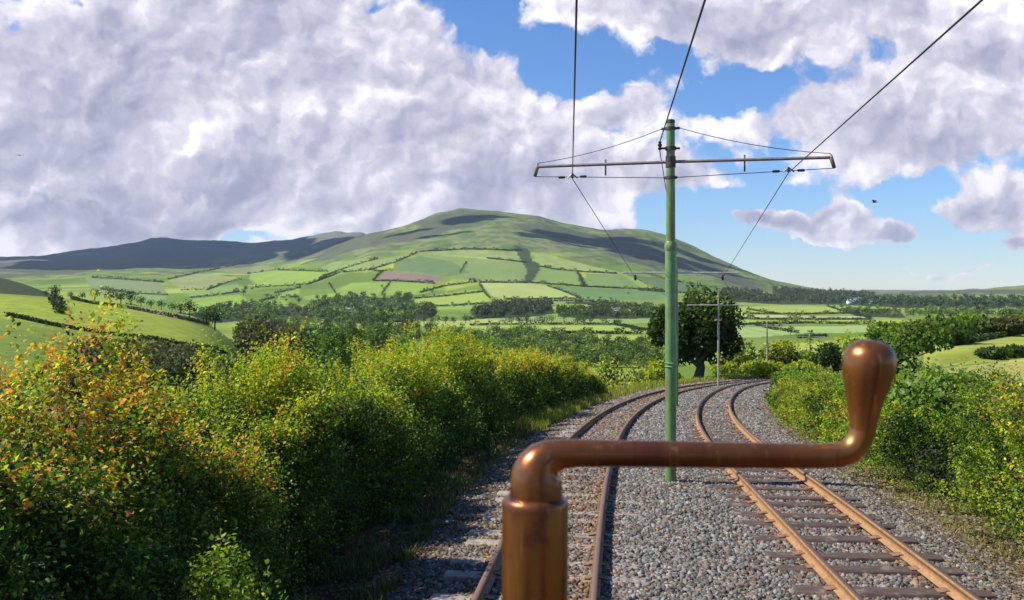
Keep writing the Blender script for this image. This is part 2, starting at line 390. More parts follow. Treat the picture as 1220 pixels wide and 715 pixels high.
# picture row of every terrain vertex -> field map (painted hill shade plus surface colours of pasture, hay, plough, heather, gorse)
gpy = HY-(gz-CZ)/gy*F; gpx = np.repeat(CXS[None, :], len(RY), 0)
vp = v3(gx, gy).reshape(-1, 3)
def rs(a): return a.reshape(gx.shape)
n1 = rs(fbm(vp/300, 4, 31)); n2 = rs(fbm(vp/60, 3, 41)); n3 = rs(fbm(vp/v3(150, 500, 1)[None], 4, 51)); n0 = rs(fbm(vp/6, 4, 61))
def lerp(a, b, t): return a*(1-t[..., None])+b*t[..., None]
A = np.array
pasture = lerp(A([.14, .225, .032]), A([.23, .30, .05]), smooth(.35, .65, n1))
moor = lerp(A([.115, .175, .05]), A([.185, .215, .085]), smooth(.4, .6, n2)); n4 = rs(fbm(vp/v3(28, 60, 1)[None], 3, 71)); moor = lerp(moor, np.broadcast_to(A([.075, .105, .04]), moor.shape), smooth(.55, .68, n4)*.7)
heather_shade = A([.085, .095, .062])  # heather tone that also paints cloud shade onto the hills
_rg = np.random.default_rng(5); _pp = np.stack([_rg.uniform(-3200, 3200, 900), _rg.uniform(300, 4200, 900)], -1); _pc = _rg.uniform(0, 1, 900)
_cell = np.zeros(gx.size, int); _q = np.stack([gx.ravel()+(n1.ravel()-.5)*60, gy.ravel()], -1); _m = np.where((_q[:, 1] > 350) & (_q[:, 1] < 4000) & (abs(_q[:, 0]) < 3200))[0]
for _a in range(0, len(_m), 20000):
    _i = _m[_a:_a+20000]; _cell[_i] = (((_q[_i, None]-_pp[None])/A([1.0, 1.6]))**2).sum(-1).argmin(1)
_t = rs(_pc[_cell])
pasture = pasture*(0.78+.42*_t)[..., None]; pasture[_t > .86] = pasture[_t > .86]*A([1.25, 1.08, 1.1])
C = pasture.copy()
brk = np.interp(gpx, [-400,0,120,200,300,400,500,600,640,700,800,900,960,1100,1220], [335,335,328,326,318,312,299,297,299,313,327,350,356,352,352])
moorm = smooth(3, -4, gpy-brk+(n2-.5)*14)*(gy > 1200)
C = lerp(C, moor, moorm)
def blob(px, py, rx, ry, rot=0.0):
    c, s = math.cos(R(rot)), math.sin(R(rot)); dx = gpx-px; dy = gpy-py
    a = (dx*c+dy*s)/rx; b = (-dx*s+dy*c)/ry; d = np.sqrt(a*a+b*b)+(n3-.5)*1.3+(n2-.5)*.6
    return smooth(1.15, .75, d)*(gy > 1200)
hm = np.zeros_like(gx)
for b_ in [(545,262,38,9,-4),(505,278,32,6,-14),(470,268,36,4,-22),(690,283,60,9,12),(760,300,62,14,12),(800,312,70,10,14),(640,272,30,4,10),(860,325,60,10,22),(700,268,60,3,14),(580,258,14,5,0),
           (100,312,220,13,-3),(250,300,160,12,-3),(380,294,90,10,-6),(20,318,120,8,0),(330,303,60,8,0),(240,322,60,3,-5),(1140,350,120,5,-2)]:
    hm = np.maximum(hm, blob(*b_))
for b_ in [(355,296,32,6,-10),(280,310,34,5,-6),(170,322,60,4,-4)]: hm *= 1-.8*blob(*b_)
C = lerp(C, np.broadcast_to(heather_shade, C.shape), hm*.85*np.maximum(moorm, (gpx > 1000)*.6)); C = lerp(C, np.broadcast_to(A([.16, .165, .15]), C.shape), smooth(4300, 4900, gy)*.75)  # far ridge greyed paler by colour in place of thicker haze
def inpoly(poly):
    x, y = gpx, gpy; ins = np.zeros(x.shape, bool); n = len(poly)
    for i in range(n):
        x1, y1 = poly[i]; x2, y2 = poly[(i+1) % n]
        c = ((y1 > y) != (y2 > y)) & (x < (x2-x1)*(y-y1)/((y2-y1) or 1e-9)+x1); ins ^= c
    return ins
G1 = (.23,.34,.055); G2 = (.29,.38,.075); GY = (.34,.39,.12); G0 = (.12,.205,.05); DRY = (.42,.33,.14); GORSE = (.045,.075,.03); PAL = (.40,.40,.24); DK = (.085,.15,.05); PLOUGH = (.23,.165,.125)
FIELDS = [
 # far slope
 ([(445,335),(457,324),(494,325),(532,331),(518,337),(470,335)],PLOUGH,1200),([(392,352),(418,337),(463,337),(455,345),(450,353)],G1,1200),([(457,351),(466,337),(500,337),(528,343),(505,350),(480,353)],G1,1200),
 ([(490,356),(530,350),(570,345),(578,350),(584,357),(575,363),(500,365)],G2,1200),([(500,366),(580,363),(575,367),(510,370)],G1,1200),([(572,337),(600,336),(650,339),(668,346),(692,356),(600,357),(585,352)],GY,1200),
 ([(504,300),(560,298),(622,300),(627,311),(580,307),(515,303)],(.24,.30,.10),1200),([(500,302),(580,309),(626,314),(628,336),(580,336),(535,331),(470,322),(480,313)],(.19,.26,.08),1200),
 ([(470,312),(500,305),(540,312),(560,325),(530,330),(500,325),(470,322)],(.13,.20,.07),1200),  # darker polygon takes the place of a cloud's shade
 ([(612,292),(630,297),(634,311),(646,315),(642,323),(633,337),(624,337),(628,322),(619,308)],GORSE,1200),([(633,300),(660,305),(700,316),(748,326),(690,324),(645,318)],(.27,.34,.10),1200),
 ([(645,321),(688,324),(694,338),(635,337)],(.19,.28,.075),1200),([(687,323),(692,326),(701,342),(692,342)],GORSE,1200),([(697,326),(740,327),(765,343),(702,342)],(.17,.26,.075),1200),
 ([(655,341),(700,343),(760,345),(810,350),(780,358),(700,357)],(.13,.22,.075),1200),([(745,326),(800,334),(870,345),(860,352),(790,347)],(.11,.17,.06),1200),
 ([(660,360),(700,359),(769,364),(770,368),(700,363)],PAL,1100),([(398,312),(450,308),(430,315),(385,324),(380,320)],(.2,.28,.08),1200),([(382,333),(410,320),(452,309),(490,303),(470,312),(440,321),(405,325)],(.21,.29,.085),1200),
 ([(300,325),(330,322),(390,324),(370,337),(310,342),(296,332)],G1,1200),([(330,352),(356,344),(358,353),(330,357)],G1,1200),([(215,344),(200,334),(236,326),(285,330),(272,335),(247,344)],(.25,.29,.10),1200),([(216,347),(247,347),(284,337),(288,347),(264,351),(227,353)],(.19,.3,.08),1200),
 ([(230,356),(285,351),(294,357),(280,366),(230,365)],G1,1200),([(295,327),(327,322),(320,316),(250,322)],(.22,.23,.1),1200),([(100,330),(190,336),(200,350),(110,345)],(.19,.24,.1),1200),([(120,345),(200,352),(195,362),(130,355)],(.18,.28,.08),1200),([(360,353),(400,349),(398,356),(366,358)],G1,1200),([(300,359),(345,357),(340,368),(290,372)],G1,1000),
 # valley floor
 ([(440,384),(482,384),(560,382),(562,390),(500,388),(445,392)],GY,400),([(600,378),(560,381),(562,387),(600,386),(640,385),(640,378)],GY,400),([(540,389),(600,388),(731,388),(768,395),(764,397),(646,396),(560,397)],G2,400),([(646,399),(766,400),(764,404),(700,408),(660,404)],G2,400),([(716,411),(772,411),(770,418),(700,416)],G1,400),
 ([(560,379),(640,374),(800,375),(800,384),(740,386),(640,384)],(.22,.3,.08),600),
 ([(880,366),(930,364),(1000,366),(1040,372),(950,374),(885,374)],G2,700),([(880,376),(950,377),(1040,377),(1040,380),(880,378)],PAL,700),([(880,381),(940,383),(1040,383),(1040,385),(960,384),(880,386)],G2,500),([(872,389),(900,390),(950,389),(1045,388),(1060,396),(960,397),(900,402),(870,402)],(.29,.39,.12),400),
 ([(985,364),(1060,366),(1070,374),(1010,372)],G1,900),
 ([(150,363),(200,371),(262,384),(272,388),(250,389),(190,379),(150,369)],(.30,.27,.11),180),
 # near left field, near right fields
 ([(-80,348),(0,352),(60,356),(110,362),(180,374),(250,388),(292,396),(290,408),(270,420),(200,409),(110,396),(60,388),(0,379),(-80,372)],(.25,.315,.04),60),
 ([(1080,418),(1136,408),(1220,396),(1320,388),(1320,420),(1220,428),(1150,434),(1080,440)],(.27,.31,.055),45),([(1120,440),(1220,428),(1320,420),(1320,470),(1220,460),(1130,452)],(.33,.32,.09),22),
]
for poly, c_, ymin in FIELDS:
    m = inpoly(poly) & (gy > ymin)
    if ymin < 200: m &= (gy < max(ymin*3+60, 420))
    C[m] = A(c_)*(0.9+.2*n2[m])[:, None]
WOODF = [([(370,362),(400,356),(430,352),(455,354),(492,354),(493,362),(505,368),(498,382),(440,385),(400,384),(380,378)], 900),([(225,372),(260,368),(300,362),(340,364),(380,366),(385,382),(330,378),(260,384),(235,380)], 700),([(498,366),(515,366),(522,370),(515,378),(500,380)], 900),([(560,372),(575,364),(590,362),(640,360),(656,362),(662,372),(640,376),(600,378),(565,378)], 900),([(662,366),(700,370),(740,370),(775,372),(800,372),(800,378),(740,379),(700,379),(665,376)], 900),([(665,360),(690,358),(740,360),(800,366),(800,370),(740,365),(700,362)], 900),([(716,412),(772,413),(772,417),(720,417)], 350),([(860,346),(930,350),(1000,354),(1100,356),(1220,356),(1300,356),(1300,366),(1180,367),(1080,366),(1000,362),(930,362),(860,358)], 1400),([(920,343),(960,347),(1040,350),(1040,355),(960,353),(925,350)], 1800),([(1000,366),(1070,368),(1080,378),(1020,376)], 500)]
# scrubby near ground
d_, k_ = corridor(gx, gy)
rough = lerp(A([.085, .11, .03]), A([.20, .17, .08]), smooth(.4, .62, n0))
nm = smooth(70, 25, gy)[..., None]*(1-(inpoly(FIELDS[-1][0]))[..., None]); C = C*(1-nm)+rough*nm
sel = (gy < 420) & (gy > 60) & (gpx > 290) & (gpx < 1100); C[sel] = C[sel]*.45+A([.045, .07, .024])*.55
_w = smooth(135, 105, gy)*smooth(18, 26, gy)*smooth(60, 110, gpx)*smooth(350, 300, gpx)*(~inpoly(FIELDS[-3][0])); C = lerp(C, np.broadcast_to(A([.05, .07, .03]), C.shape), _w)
sel = (gpx < 70) & (gy > 430) & (gy < 1000); C[sel] = lerp(A([.05, .07, .03]), A([.16, .18, .10]), smooth(.4, .6, n2))[sel]
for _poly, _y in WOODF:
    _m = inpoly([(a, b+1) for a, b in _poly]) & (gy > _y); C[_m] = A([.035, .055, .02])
nr, ncn = gx.shape
ii = np.arange(nr*ncn).reshape(nr, ncn); Q = np.stack([ii[:-1, :-1], ii[:-1, 1:], ii[1:, 1:], ii[1:, :-1]], -1).reshape(-1, 4)
m, b, o = newmat('land'); c = attr(); p = pos()
na = noise(p, 0.35, 8, .65); nb = noise(p, 6.0, 6, .7)
f1 = mrange(na, .3, .7, .82, 1.16); f2 = mrange(nb, .3, .7, .8, 1.2)
cc = vmt('SCALE', c); nt.nodes[-1]; sn = nt.nodes[-1]; L(mth('MULTIPLY', f1, f2), sn.inputs['Scale'])
setp(b, Base_Color=cc, Roughness=.95); b.inputs['Specular IOR Level'].default_value = .1; bump(b, nb, .5, .05); M_land = m
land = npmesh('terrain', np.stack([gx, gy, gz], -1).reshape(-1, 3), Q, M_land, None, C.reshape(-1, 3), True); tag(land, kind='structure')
# the ground under and behind the tram
bxs = np.linspace(-260, 260, 66); bys = np.array([-300, -160, -80, -40, -20, -10, -4, 0, 3.0])
bx2, by2 = np.meshgrid(bxs, bys); bz2 = np.full(bx2.shape, -.36)
i2 = np.arange(bx2.size).reshape(bx2.shape)
g2 = npmesh('ground', np.stack([bx2, by2, bz2], -1).reshape(-1, 3), np.stack([i2[:-1, :-1], i2[:-1, 1:], i2[1:, 1:], i2[1:, :-1]], -1).reshape(-1, 4), M_land, None, np.tile(A([.10, .12, .04]), (bx2.size, 1))); tag(g2, kind='structure')

# ------------------------------------------------------------------ ballast bed
def ribbon(name, offs, zs, mat, i0=0, i1=None, cols=None):
    P = PM[i0:i1]; Nn = NM[i0:i1]; n = len(P); k = len(offs)
    V = np.zeros((n, k, 3)); 
    for j, (o_, z_) in enumerate(zip(offs, zs)): V[:, j, :2] = P+Nn*o_; V[:, j, 2] = zt(P[:, 1])+z_
    q = np.arange(n*k).reshape(n, k)
    return npmesh(name, V.reshape(-1, 3), np.stack([q[:-1, :-1], q[:-1, 1:], q[1:, 1:], q[1:, :-1]], -1).reshape(-1, 4), mat, None, None, True)
TM = unit(np.gradient(PM, axis=0)); NM = np.stack([TM[:, 1], -TM[:, 0]], -1)
m, b, o = newmat('ballast_bed'); p = pos()
vo = N('ShaderNodeTexVoronoi'); vo.inputs['Scale'].default_value = 14; L(p, vo.inputs['Vector'])
g_ = cmix(vo.outputs['Color'], (.07, .067, .063), (.21, .205, .195)); g_ = cmix(mrange(noise(p, 1.3, 5, .6), .5, .8), g_, (.13, .11, .085))
setp(b, Base_Color=g_, Roughness=.95); bump(b, vo.outputs['Distance'], -1.0, .03); M_bed = m
BO = [-4.0,-3.3,-2.6,-1.75,-.7,0,.65,1.75,2.8,3.3,3.9]; BZ = [-.40,-.25,-.195,-.185,-.185,-.165,-.20,-.212,-.21,-.25,-.40]
bed = ribbon('ballast_bed', BO, BZ, M_bed); tag(bed, kind='structure')

def stones(name, n, ymax, lo, hi, size, seed, colfun, keep=None):
    r = np.random.default_rng(seed)
    s = r.random(n)**1.0; idx = np.where((PM[:, 1] > 5.0) & (PM[:, 1] < ymax))[0]
    # density falls with distance
    yv = PM[idx, 1]; w = 1/np.maximum(yv, 6)**.9; w /= w.sum(); k = r.choice(idx, n, p=w)
    o_ = lo+(hi-lo)*r.random(n); t = (r.random(n)-.5)*.26
    xy = PM[k]+NM[k]*o_[:, None]+TM[k]*t[:, None]
    zb = np.interp(o_, BO, BZ)
    sz = size*(0.6+.8*r.random(n))*np.interp(PM[k, 1], [6, 14, 30, 60], [1, 1.2, 2.1, 3.6])
    z = zt(xy[:, 1])+zb+(r.random(n)-.35)*.022
    cube = A([(x, y, q) for q in (-1, 1) for x, y in ((-1, -1), (1, -1), (1, 1), (-1, 1))], float)*.5
    V = cube[None]*(1+(r.random((n, 8, 3))-.5)*.75)*A([1, .8, .6])*sz[:, None, None]
    # random rotation
    q = unit(r.normal(size=(n, 4))*A([1, .5, .5, 1.0])); w_, x_, y_, z_ = q.T
    Rm = np.stack([1-2*(y_**2+z_**2), 2*(x_*y_-w_*z_), 2*(x_*z_+w_*y_), 2*(x_*y_+w_*z_), 1-2*(x_**2+z_**2), 2*(y_*z_-w_*x_), 2*(x_*z_-w_*y_), 2*(y_*z_+w_*x_), 1-2*(x_**2+y_**2)], -1).reshape(n, 3, 3)
    V = np.einsum('nij,nkj->nki', Rm, V); V[..., :2] += xy[:, None, :]; V[..., 2] += z[:, None]
    col = colfun(o_, xy, r)
    F6 = A([(3, 2, 1, 0), (4, 5, 6, 7), (0, 1, 5, 4), (1, 2, 6, 5), (2, 3, 7, 6), (3, 0, 4, 7)])
    Qs = (np.arange(n)[:, None, None]*8+F6[None]).reshape(-1, 4)
    o = npmesh(name, V.reshape(-1, 3), Qs, M_stone, None, np.repeat(col, 8, 0)); return o
m, b, o = newmat('stone'); c = attr(); setp(b, Base_Color=c, Roughness=.85); b.inputs['Specular IOR Level'].default_value = .3; M_stone = m
def railoff(xy):
    """signed distance of points to the nearest rail of either track"""
    best = np.full(len(xy), 9.0)
    for P in (PL, PR):
        S = P[::2]; 
        for a in range(0, len(xy), 20000):
            dd = np.sqrt(((xy[a:a+20000, None]-S[None, :260])**2).sum(-1)).min(1); best[a:a+20000] = np.minimum(best[a:a+20000], abs(dd-GA/2))
    return best
def railoff_in(xy):
    out = np.zeros(len(xy), bool)
    for a in range(0, len(xy), 20000):
        out[a:a+20000] = np.sqrt(((xy[a:a+20000, None]-PL[::2][None, :260])**2).sum(-1)).min(1) < GA/2+.25
    return out
def stonecol(o_, xy, r):
    n = len(o_); g = .075+.19*r.random(n)**1.3; c = np.stack([g, g*.99, g*.98], -1)
    w = r.random(n) < .2; c[w] *= A([1.06, .95, .82]); w = r.random(n) < .05; c[w] = A([.34, .33, .31])
    w = r.random(n) < .2; c[w] *= A([.9, .98, 1.06])
    d = railoff(xy); rust = (r.random(n) < np.interp(d, [.05, .35], [.45, .02])); c[rust] *= A([1.15, .72, .48])
    lf = fbm(v3(xy[:, 0]/.8, xy[:, 1]/2.0), 3, 77); dirt = (r.random(n) < np.interp(o_, [-3.2, -1.6, -.9, 3.0, 3.6], [.5, .3, .05, .1, .6])+(lf-.5)*.4)
    c[dirt] *= A([.95, .72, .5]); inl = railoff_in(xy) & (r.random(n) < .4+.9*(lf-.5)); c[inl] *= A([1.0, .80, .62]); return c*A([1.05, 1.0, .93])
ball = stones('ballast_stones', 225000, 72, -3.5, 3.5, .042, 3, stonecol); tag(ball, 'angular grey granite ballast stones covering the bed around and between both tracks', 'gravel', kind='stuff')

# ------------------------------------------------------------------ railway tracks
def rustmat(name, top, side):
    m, b, o = newmat(name); p = pos(); n = noise(p, 14, 8, .75); g = N('ShaderNodeNewGeometry'); s = N('ShaderNodeSeparateXYZ'); L(g.outputs['Normal'], s.inputs[0])
    c = cmix(mrange(n, .3, .7), side, tuple(v*.62 for v in side)); c = cmix(mrange(noise(p, 3.0, 4, .6), .55, .75), c, tuple(v*.5 for v in side))
    c = cmix(mrange(s.outputs[2], .75, .9), c, top)
    setp(b, Base_Color=c, Roughness=.62, Metallic=.15); bump(b, n, .3, .004); return m
M_railR = rustmat('rusty_rail_steel', (.13, .08, .062), (.47, .26, .12))
M_railL = rustmat('worn_rail_steel', (.21, .125, .09), (.20, .115, .07))
PROF = A([(.0, .0), (.028, -.004), (.032, -.014), (.032, -.038), (.009, -.05), (.009, -.125), (.055, -.138), (.055, -.15)])
PROF = np.concatenate([PROF, (PROF*A([-1, 1]))[::-1][:-1]])
def rail(P, Nn, off, mat, parent, i1):
    P = P[:i1:2]+Nn[:i1:2]*off; n = len(P); k = len(PROF); V = np.zeros((n, k, 3)); nn = Nn[:i1:2]
    for j, (a, h) in enumerate(PROF): V[:, j, :2] = P+nn*a; V[:, j, 2] = zt(P[:, 1])+h
    q = np.arange(n*k).reshape(n, k); qn = np.roll(q, -1, 1)
    return npmesh('rail', V.reshape(-1, 3), np.stack([q[:-1], qn[:-1], qn[1:], q[1:]], -1).reshape(-1, 4), mat, parent)
m, b, o = newmat('sleeper_wood'); p = objc(); mp = N('ShaderNodeMapping'); mp.inputs['Scale'].default_value = (3, 40, 40); L(p, mp.inputs[0])
n = noise(mp.outputs[0], 1.0, 6, .7); c = cmix(mrange(n, .3, .7), (.055, .036, .03), (.13, .088, .075)); c = cmix(mrange(noise(pos(), 5, 4, .6), .55, .7), c, (.22, .17, .13))
setp(b, Base_Color=c, Roughness=.88); bump(b, n, .6, .012); M_slw = m
M_slp = noisy('pale_sleeper', (.27, .235, .20), (.38, .33, .28), 12, .9, c3=(.22, .16, .11), s3=9, bd=.01)
M_plate = noisy('rusty_plate', (.17, .09, .05), (.26, .14, .08), 25, .8)
def sleeper_mesh(w, hgt, ln, seed):
    r = random.Random(seed); mb = MB(); mb.box((0, 0, 0), (ln, w, hgt), bev=.012)
    V = mb.v[0]; V += np.random.default_rng(seed).normal(0, .004, V.shape); return mb
def track(name, P, T, Nn, label, mr, ms, wid, ln, dz, seed, s0):
    e = empty(name, (float(P[60, 0]), float(P[60, 1]), 0), label, 'railway track'); base = Vector(e.location)
    for sgn in (-1, 1):
        o = rail(P, Nn, sgn*(GA/2+.03), mr, e, 520); o.location = -base
    s = np.concatenate([[0], np.cumsum(np.linalg.norm(np.diff(P, axis=0), axis=1))]); k0 = np.searchsorted(P[:, 1], 4.5)
    protos = []; r = random.Random(seed)
    for q in range(4):
        o = sleeper_mesh(wid, .13, ln, seed+q).build('sleeper', ms, e); protos.append(o)
        for sg in (-1, 1):
            mp_ = MB(); xq = sg*(GA/2+.03)
            prof = [(-.12, .064), (-.12, .078), (-.062, .080), (-.058, .090), (.058, .090), (.062, .080), (.12, .078), (.12, .064)]
            Vp = [(xq+a_, y_, z_) for y_ in (-.065, .065) for a_, z_ in prof]; k_n = len(prof)
            mp_.add(Vp, [(j, (j+1) % k_n, k_n+(j+1) % k_n, k_n+j) for j in range(k_n)]+[(0, 1, 2, 7), (2, 3, 6, 7), (3, 4, 5, 6), (15, 10, 9, 8), (15, 14, 11, 10), (14, 13, 12, 11)])
            mp_.build('rail_fastening', M_plate, o)
    n = 0; pos_ = s[k0]+s0
    while n < 98 and pos_ < s[-1]-1:
        i = int(np.searchsorted(s, pos_)); 
        if n < 4: o = protos[n]
        else:
            src = protos[r.randrange(4)]; o = src.copy(); COL.objects.link(o); o.parent = e
            if n < 30:
                for c0 in src.children:
                    ch = c0.copy(); COL.objects.link(ch); ch.parent = o
        th = math.atan2(Nn[i, 1], Nn[i, 0])
        dy = -.152-.065+dz
        o.location = Vector((float(P[i, 0])+r.uniform(-.03, .03), float(P[i, 1]), float(zt(P[i, 1]))+dy+r.uniform(-.006, .006)))-base
        slope = math.atan2(float(zt(P[i, 1]+.5)-zt(P[i, 1]-.5)), 1.0)
        o.rotation_euler = (slope, r.uniform(-.008, .008), th+r.uniform(-.02, .02)); n += 1; pos_ += .63+r.uniform(-.025, .025)
    return e
track('railway_track', PR, TR, NR, 'right-hand railway track with sunlit orange rusty rails on exposed dark wooden sleepers', M_railR, M_slw, .20, 1.95, .0, 11, .3)
track('railway_track', PL, TL, NL, 'left-hand railway track with duller brown rails and pale sleepers half buried in gravel', M_railL, M_slp, .21, 2.15, -.002, 23, .1)

# ------------------------------------------------------------------ leaves
def leafquads(c, d, nrm, ln, wd):
    """one folded diamond per leaf: base c, direction d, up nrm"""
    s = unit(np.cross(d, nrm)); ln = np.broadcast_to(ln, len(c))[:, None]; wd = np.broadcast_to(wd, len(c))[:, None]
    nn = np.cross(s, d)
    a = c; b = c+d*ln*.45+s*wd*.5+nn*wd*.16; e = c+d*ln-nn*ln*.12; f = c+d*ln*.45-s*wd*.5+nn*wd*.16
    V = np.stack([a, b, e, f], 1).reshape(-1, 3); return V, np.arange(len(c)*4).reshape(-1, 4)
def leafobj(name, parts, mat, parent=None):
    V = np.concatenate([p[0] for p in parts]); Cc = np.concatenate([np.repeat(p[1], 4, 0) for p in parts])
    return npmesh(name, V, np.arange(len(V)).reshape(-1, 4), mat, parent, Cc)
def pathpts(off, y0, y1):
    k = np.where((PM[:, 1] >= y0) & (PM[:, 1] <= y1))[0]; return PM[k]+NM[k]*off, NM[k], TM[k]
def pick(cols, w, n, r):
    k = r.choice(len(cols), n, p=np.array(w)/sum(w)); c = A(cols)[k]; return c*(.75+.5*r.random((n, 1)))
def hull(P, Nn, hw, h, zb, s, phi, seed, shrink=1.0, lump=.35):
    """points on a rounded, lumpy hedge body; s in 0..n-1 along the path, phi 0..pi across"""
    i = np.clip(s.astype(int), 0, len(P)-2); f = (s-i)[:, None]
    c = P[i]*(1-f)+P[i+1]*f; nn = Nn[i]
    H = np.interp(s, np.arange(len(P)), h); W = np.interp(s, np.arange(len(P)), hw); Z = np.interp(s, np.arange(len(P)), zb)
    ca = np.cos(phi); sa = np.sin(phi); ca_ = np.sign(ca)*abs(ca)**.62; sa_ = abs(sa)**.62
    q = v3(c[:, 0]+nn[:, 0]*ca_*W, c[:, 1]+nn[:, 1]*ca_*W, sa_*H+Z)
    g = (1-lump*.45+lump*1.25*(fbm(q/A([.8, .8, 1.3]), 2, seed)-.5)*1.7+lump*1.1*(fbm(q/A([.26, .26, .4]), 2, seed+3)-.5))*shrink
    xy = c+nn*(ca_*W*g)[:, None]; z = Z+sa_*H*(g*.75+.25*shrink)
    nr = unit(v3(nn[:, 0]*ca*H, nn[:, 1]*ca*H, sa*W+.15*np.ones_like(sa))); return v3(xy[:, 0], xy[:, 1], z), nr, sa_
def make_hedge(name, label, cat, off, y0, y1, hwf, hf, ncl, K, lsize, cf, seed, group=None, lump=.5, sprig=.26, nstem=60):
    r = np.random.default_rng(seed); P, Nn, T = pathpts(off, y0, y1); n = len(P)
    hw = np.array([hwf(y) for y in P[:, 1]]); h = np.array([hf(y) for y in P[:, 1]])*(.86 if off < 0 else .95)
    e0 = np.minimum(np.arange(n), np.arange(n)[::-1])*.25; taper = np.clip(.35+e0/.9, 0, 1)**.5; h = h*taper; hw = hw*(.5+.5*taper)
    zb = ground(P[:, 0], P[:, 1])-.05
    zb = np.minimum(zb, ground(P[:, 0]+Nn[:, 0]*hw, P[:, 1]+Nn[:, 1]*hw)-.02)
    e = empty(name, (float(P[n//2, 0]), float(P[n//2, 1]), float(zb[n//2])), label, cat, group); base = A(e.location)
    # added dark core stops see-through, coloured as the shaded inside
    ns, nphi = n*2, 22; S, PH = np.meshgrid(np.linspace(0, n-1.001, ns), np.linspace(0, math.pi, nphi), indexing='ij')
    q, _, _ = hull(P, Nn, hw, h, zb, S.ravel(), PH.ravel(), seed, .55, lump); i = np.arange(ns*nphi).reshape(ns, nphi)
    npmesh('dark_core', q-base, np.stack([i[:-1, :-1], i[1:, :-1], i[1:, 1:], i[:-1, 1:]], -1).reshape(-1, 4), M_core, e)
    # sprigs of leaves
    m = ncl; w = 1/np.maximum(P[:, 1], 4.5); w /= w.sum(); s = r.choice(n, m, p=w)+r.random(m); s = np.clip(s, 0, n-1.01)
    ph = math.pi*(r.random(m)); ph = np.where(r.random(m) < .35, math.pi*(.25+.5*r.random(m)), ph)
    if off < 0: ph = np.where(r.random(m) < .3, ph*.5, ph)
    else: ph = np.where(r.random(m) < .3, math.pi-(math.pi-ph)*.5, ph)
    sh = 1-.26*r.random(m)**1.6
    q, nr, ht = hull(P, Nn, hw, h, zb, s, ph, seed, sh[:, None][:, 0], lump)
    d = unit(nr*.8+r.normal(0, .45, (m, 3))+A([0, 0, .35])); ln = sprig*(.5+r.random(m))*np.where(r.random(m) < .04, 2.2, 1)
    far = np.interp(q[:, 1], [5, 12, 25, 45], [1, 1.15, 1.6, 2.3])
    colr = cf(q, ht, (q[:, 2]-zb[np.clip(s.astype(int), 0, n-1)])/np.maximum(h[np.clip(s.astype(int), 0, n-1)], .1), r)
    parts = []
    for k in range(K):
        t = (k+.3)/K; lp = q+d*(ln*t*.8)[:, None]+r.normal(0, .022, (m, 3))
        ld = unit(d*.5+r.normal(0, .7, (m, 3))); up = unit(A([0, 0, 1.0])+nr*.4+r.normal(0, .55, (m, 3)))
        l_ = lsize*(.65+.7*r.random(m))*far*(1-.25*t)
        V, _ = leafquads(lp, ld, up, l_, l_*.72); parts.append((V-base, colr*(.82+.36*r.random((m, 1)))*(1+.18*t)))
    leafobj('leaves', parts, M_leaf, e)
    if not nstem: return e
    mb = MB()
    for k in range(nstem):
        j = r.integers(0, m); a = q[j]-base; st = a-d[j]*.45+A([0, 0, -.25]); mb.tube([tuple(st), tuple((st+a)/2+r.normal(0, .04, 3)), tuple(a), tuple(a+d[j]*ln[j])], [.012, .009, .006, .002], 5, False)
    mb.build('stems', M_twig, e); return e
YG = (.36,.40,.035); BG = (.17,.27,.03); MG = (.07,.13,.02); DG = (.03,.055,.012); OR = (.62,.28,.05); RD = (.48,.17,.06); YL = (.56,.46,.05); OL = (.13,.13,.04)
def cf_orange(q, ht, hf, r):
    n = len(q); t = np.clip((hf-.62)*4+(fbm(q/.5, 2, 90)-.5)*1.4, 0, .93); c = pick([MG, DG, BG], [.6, .28, .2], n, r)  # face leaves picked darker, painting in some of the hedge's shade
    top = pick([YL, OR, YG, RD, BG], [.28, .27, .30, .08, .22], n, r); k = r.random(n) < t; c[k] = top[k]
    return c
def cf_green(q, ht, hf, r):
    n = len(q); t = np.clip((hf-.62)*4+(fbm(q/.6, 2, 91)-.5)*1.8, 0, 1); c = pick([MG, DG, BG], [.55, .33, .14], n, r)  # dark side leaves deepen the shaded face by colour
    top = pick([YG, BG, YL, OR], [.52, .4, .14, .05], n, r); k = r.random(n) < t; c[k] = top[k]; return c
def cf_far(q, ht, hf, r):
    n = len(q); t = np.clip((hf-.60)*3.2+(fbm(q/1.2, 2, 92)-.5)*1.1, 0, 1); c = pick([MG, DG, BG], [.55, .33, .14], n, r)  # lower leaves darkened likewise to imitate the shaded side
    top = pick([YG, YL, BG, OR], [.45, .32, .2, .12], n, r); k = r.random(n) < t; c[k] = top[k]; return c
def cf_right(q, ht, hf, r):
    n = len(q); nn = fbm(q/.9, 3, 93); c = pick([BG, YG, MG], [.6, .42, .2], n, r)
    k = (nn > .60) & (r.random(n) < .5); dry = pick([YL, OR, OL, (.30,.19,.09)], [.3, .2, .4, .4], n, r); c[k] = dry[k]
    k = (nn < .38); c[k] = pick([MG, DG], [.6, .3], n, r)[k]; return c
ix = lambda xs, ys: (lambda y: float(np.interp(y, xs, ys)))
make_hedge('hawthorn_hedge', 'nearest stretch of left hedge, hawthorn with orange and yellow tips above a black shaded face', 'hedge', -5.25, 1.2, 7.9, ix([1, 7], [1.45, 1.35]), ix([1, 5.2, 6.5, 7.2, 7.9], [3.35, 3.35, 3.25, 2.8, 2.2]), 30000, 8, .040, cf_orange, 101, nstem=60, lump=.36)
make_hedge('field_hedge', 'bushy yellow-green stretch of left hedge just beyond the orange-tipped hawthorn', 'hedge', -5.2, 8.0, 13.2, ix([6, 11], [1.25, 1.3]), ix([8, 8.8, 10.5, 13], [2.1, 2.95, 3.0, 2.45]), 18000, 8, .040, cf_green, 102, nstem=140)
